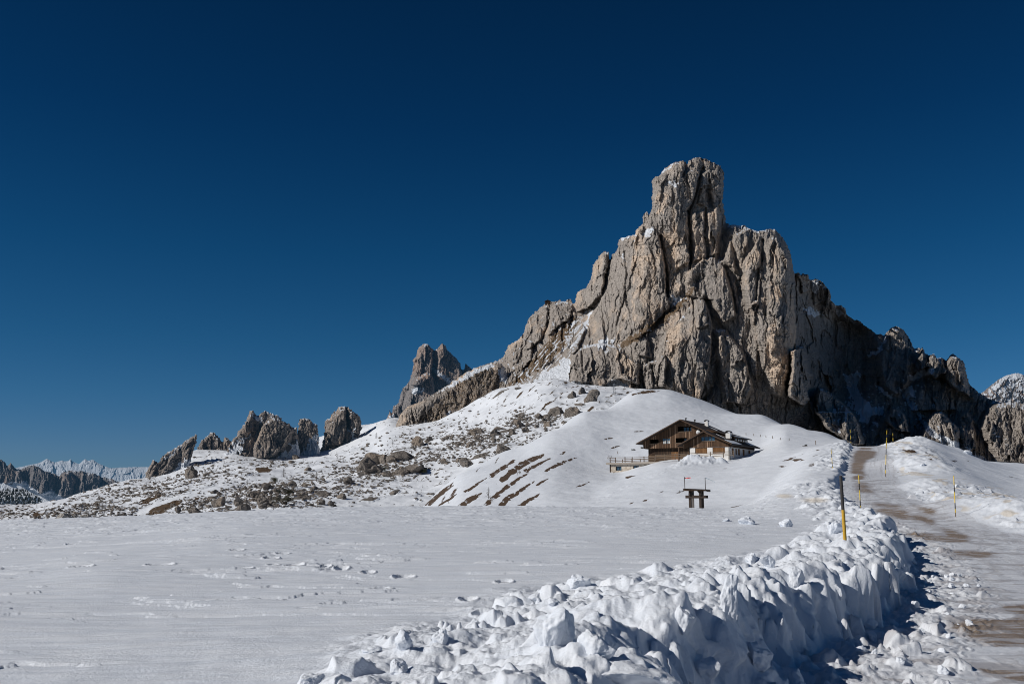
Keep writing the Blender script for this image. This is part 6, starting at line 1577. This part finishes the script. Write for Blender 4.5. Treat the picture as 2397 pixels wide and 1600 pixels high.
SB = [snow_block_mesh(500 + i) for i in range(9)]
BL = [  # u, v foot, width px, height px, tilt, label
    (1749, 1226, 36, 22, .0, 'squarish white snow block lying on the flat field below the shelter'), (1842, 1232, 34, 20, .2, 'pointed snow block on the flat field left of the tall post'), (1700, 1219, 22, 7, 0, 'low wedge of snow left of the squarish block'), (1957, 1248, 40, 34, .1, 'rounded snow block right behind the tall post'),
    (1352, 1374, 60, 34, .5, 'tilted snow block on the outer edge of the bank'), (1258, 1406, 38, 16, .2, 'small snow lump left of the tilted block on the bank edge'), (1296, 1412, 34, 14, 0, 'low snow lump just below the tilted block'), (1294, 1508, 92, 96, .35, 'large upright slab of snow in the middle of the bank'),
    (1390, 1524, 96, 58, .2, 'rounded grey snow block right of the large upright slab'), (1604, 1486, 62, 66, .3, 'bright angular snow block on the lip of the bank'), (1712, 1456, 46, 92, .12, 'tall horn of snow standing on the bank'), (1778, 1566, 66, 58, .2, 'round-cornered snow block stuck in the cut face of the bank'),
    (1650, 1606, 70, 54, .3, 'pointed snow block at the lower edge of the view'), (1030, 1502, 56, 36, .3, 'rounded snow lump with a dark shadow on the field side of the bank'), (946, 1520, 50, 40, .3, 'split snow lump left of the rounded one'), (868, 1526, 44, 14, 0, 'low snow mound left of the split lump'), (727, 1602, 66, 30, .3, 'leftmost snow lump at the lower edge of the view'),
    (930, 1572, 60, 34, .2, 'cone of snow below the split lump'), (1492, 1612, 190, 62, .05, 'wide pitted snow block at the lower edge of the view'), (1865, 1370, 44, 44, .2, 'bright snow block on the bank below the tall post'), (1965, 1420, 30, 34, .4, 'snow block leaning on the foot of the cut face'), (1800, 1330, 44, 26, .2, 'snow lump on the crest left of the tall post'),
    (1760, 1316, 40, 26, .3, 'snow lump on the crest at the outer bank edge'), (2040, 1470, 28, 20, .3, 'loose snow block fallen on the verge of the road'), (2092, 1462, 20, 14, .4, 'small pointed block on the sunlit verge'), (2290, 1372, 10, 6, .2, 'tiny snow crumb out on the road'),
    (2240, 1140, 14, 9, .3, 'snow lump on the smooth slope right of the road'), (2160, 1090, 12, 7, .3, 'little snow lump below the high mound'), (2265, 1062, 22, 10, .3, 'snow lump at the crest right of the road')]
for i, (u_, v_, w_, h_, tl, lb) in enumerate(BL):
    x, y, z = ground_ray(u_, v_, 5)
    s = w_ * y / F; hz = h_ * y / F
    o = bpy.data.objects.new('snow_block', SB[i % 9]); COL.objects.link(o)
    o.scale = (s, s * .8, hz * (1.25 if h_ < 60 or w_ < 120 else 1.8)); o.rotation_euler = (random.uniform(-.1, .1), tl * .5, random.uniform(0, 6.28) if h_ < w_ * 1.2 else .6)
    o.location = (x, y + s * .15, z + hz * .28); tag(o, lb, 'snow block', 'loose snow blocks along the ploughed bank')
for i in range(46):
    d = 9 + 26 * random.random(); xx = float(road_x(np.array([d]))[0]) + .35 + 1.7 * random.random() ** 1.5
    s = random.uniform(.07, .20)
    o = bpy.data.objects.new('snow_lump', SB[i % 9]); COL.objects.link(o); o.scale = (s, s, s * .8); o.rotation_euler = (random.random(), random.random(), random.random() * 6)
    o.location = (xx, d, ground_at(xx, d) + s * .2); tag(o, 'small lump of broken snow on the road verge under the bank', 'snow lump', 'small snow lumps along the verge')


# ------------------------------------------------------------------ ground far away, sky, sun, camera
def valley():
    xs = np.linspace(-30000, 30000, 60); ys = np.linspace(-2000, 40000, 60)
    X, Y = np.meshgrid(xs, ys); Z = np.full(X.shape, -260.0)
    z = np.zeros(X.shape)
    o = grid_obj('valley_ground', X, Y, Z, None, dict(grass=z, rock=z), M['farslope'], flip=True); tag(o, kind='structure')


valley()
# skirt under the viewer so that the field also carries on behind the camera
def behind():
    xs = np.linspace(-40, 40, 80); ys = np.linspace(-40, 9.0, 60)
    X, Y = np.meshgrid(xs, ys); Z = EYE - 1.70 + .03 * fbm(X / 5, Y / 5, 3, 3) - .02 - .22 * sstep(3.5, 5.2, Y)
    xl = -2.6 + .46 * Y - .4
    Z = np.where(X > xl + .6, EYE - 2.36 - .15 * sstep(3.5, 5.2, Y), Z)
    z = np.zeros(X.shape)
    o = grid_obj('snow_ground', X, Y, Z, None, dict(grass=z, dirty=z), M['snow'], flip=True); tag(o, kind='structure')


behind()

SUN_EL, SUN_AZ = math.radians(33), math.radians(16)      # azimuth: the light travels to +X, turned by this much towards +Y
sd = Vector((math.cos(SUN_EL) * math.cos(SUN_AZ), math.cos(SUN_EL) * math.sin(SUN_AZ), -math.sin(SUN_EL)))
L = bpy.data.lights.new('sun', 'SUN'); L.energy = 3.75; L.angle = math.radians(.53); L.color = (1, .955, .89)
lo = bpy.data.objects.new('sun', L); COL.objects.link(lo); lo.rotation_euler = (-sd).to_track_quat('Z', 'Y').to_euler()
lo.location = (-60, -10, 60)

w = bpy.data.worlds.new('World'); sc.world = w; w.use_nodes = True
nt = w.node_tree; nt.nodes.clear()
out = nt.nodes.new('ShaderNodeOutputWorld'); bg = nt.nodes.new('ShaderNodeBackground')
sky = nt.nodes.new('ShaderNodeTexSky'); sky.sky_type = 'NISHITA'; sky.sun_disc = False
sky.sun_elevation = SUN_EL; sky.sun_rotation = math.atan2(-sd.x, -sd.y)
sky.altitude = 2300; sky.air_density = 1.0; sky.dust_density = .25; sky.ozone_density = 3.0
# polariser: the sky is darkened and its blue deepened with height
tc = nt.nodes.new('ShaderNodeTexCoord'); sep = nt.nodes.new('ShaderNodeSeparateXYZ'); nt.links.new(tc.outputs['Generated'], sep.inputs[0])
cr = nt.nodes.new('ShaderNodeValToRGB'); nt.links.new(sep.outputs['Z'], cr.inputs[0])
cr.color_ramp.interpolation = 'LINEAR'
E = cr.color_ramp.elements
SKY = [(0.0, (.20, .31, .47)), (.045, (.185, .31, .47)), (.10, (.12, .30, .44)), (.155, (.075, .275, .405)), (.24, (.038, .235, .365)), (.36, (.018, .17, .295)), (.47, (.014, .14, .24)), (1.0, (.04, .15, .24))]
while len(E) < len(SKY): E.new(.5)
for e, (z_, c_) in zip(E, SKY): e.position = z_; e.color = (*c_, 1)
mul = nt.nodes.new('ShaderNodeMix'); mul.data_type = 'RGBA'; mul.blend_type = 'MULTIPLY'; mul.inputs[0].default_value = 1
nt.links.new(sky.outputs[0], mul.inputs[6]); nt.links.new(cr.outputs[0], mul.inputs[7])
nt.links.new(mul.outputs[2], bg.inputs[0]); bg.inputs[1].default_value = .10
nt.links.new(bg.outputs[0], out.inputs[0])

cam = bpy.data.cameras.new('camera'); cam.sensor_width = 36; cam.lens = 36 * F / W; cam.clip_start = .1; cam.clip_end = 80000
co = bpy.data.objects.new('camera', cam); COL.objects.link(co); co.location = (0, 0, EYE)
co.rotation_euler = (math.pi / 2 + PITCH, 0, 0)
sc.camera = co
sc.view_settings.view_transform = 'Standard'; sc.view_settings.look = 'None'; sc.view_settings.exposure = 0; sc.view_settings.gamma = 1
sc.render.engine = 'CYCLES'; sc.cycles.max_bounces = 5; sc.cycles.diffuse_bounces = 3; sc.cycles.use_denoising = True; sc.cycles.filter_width = 1.0
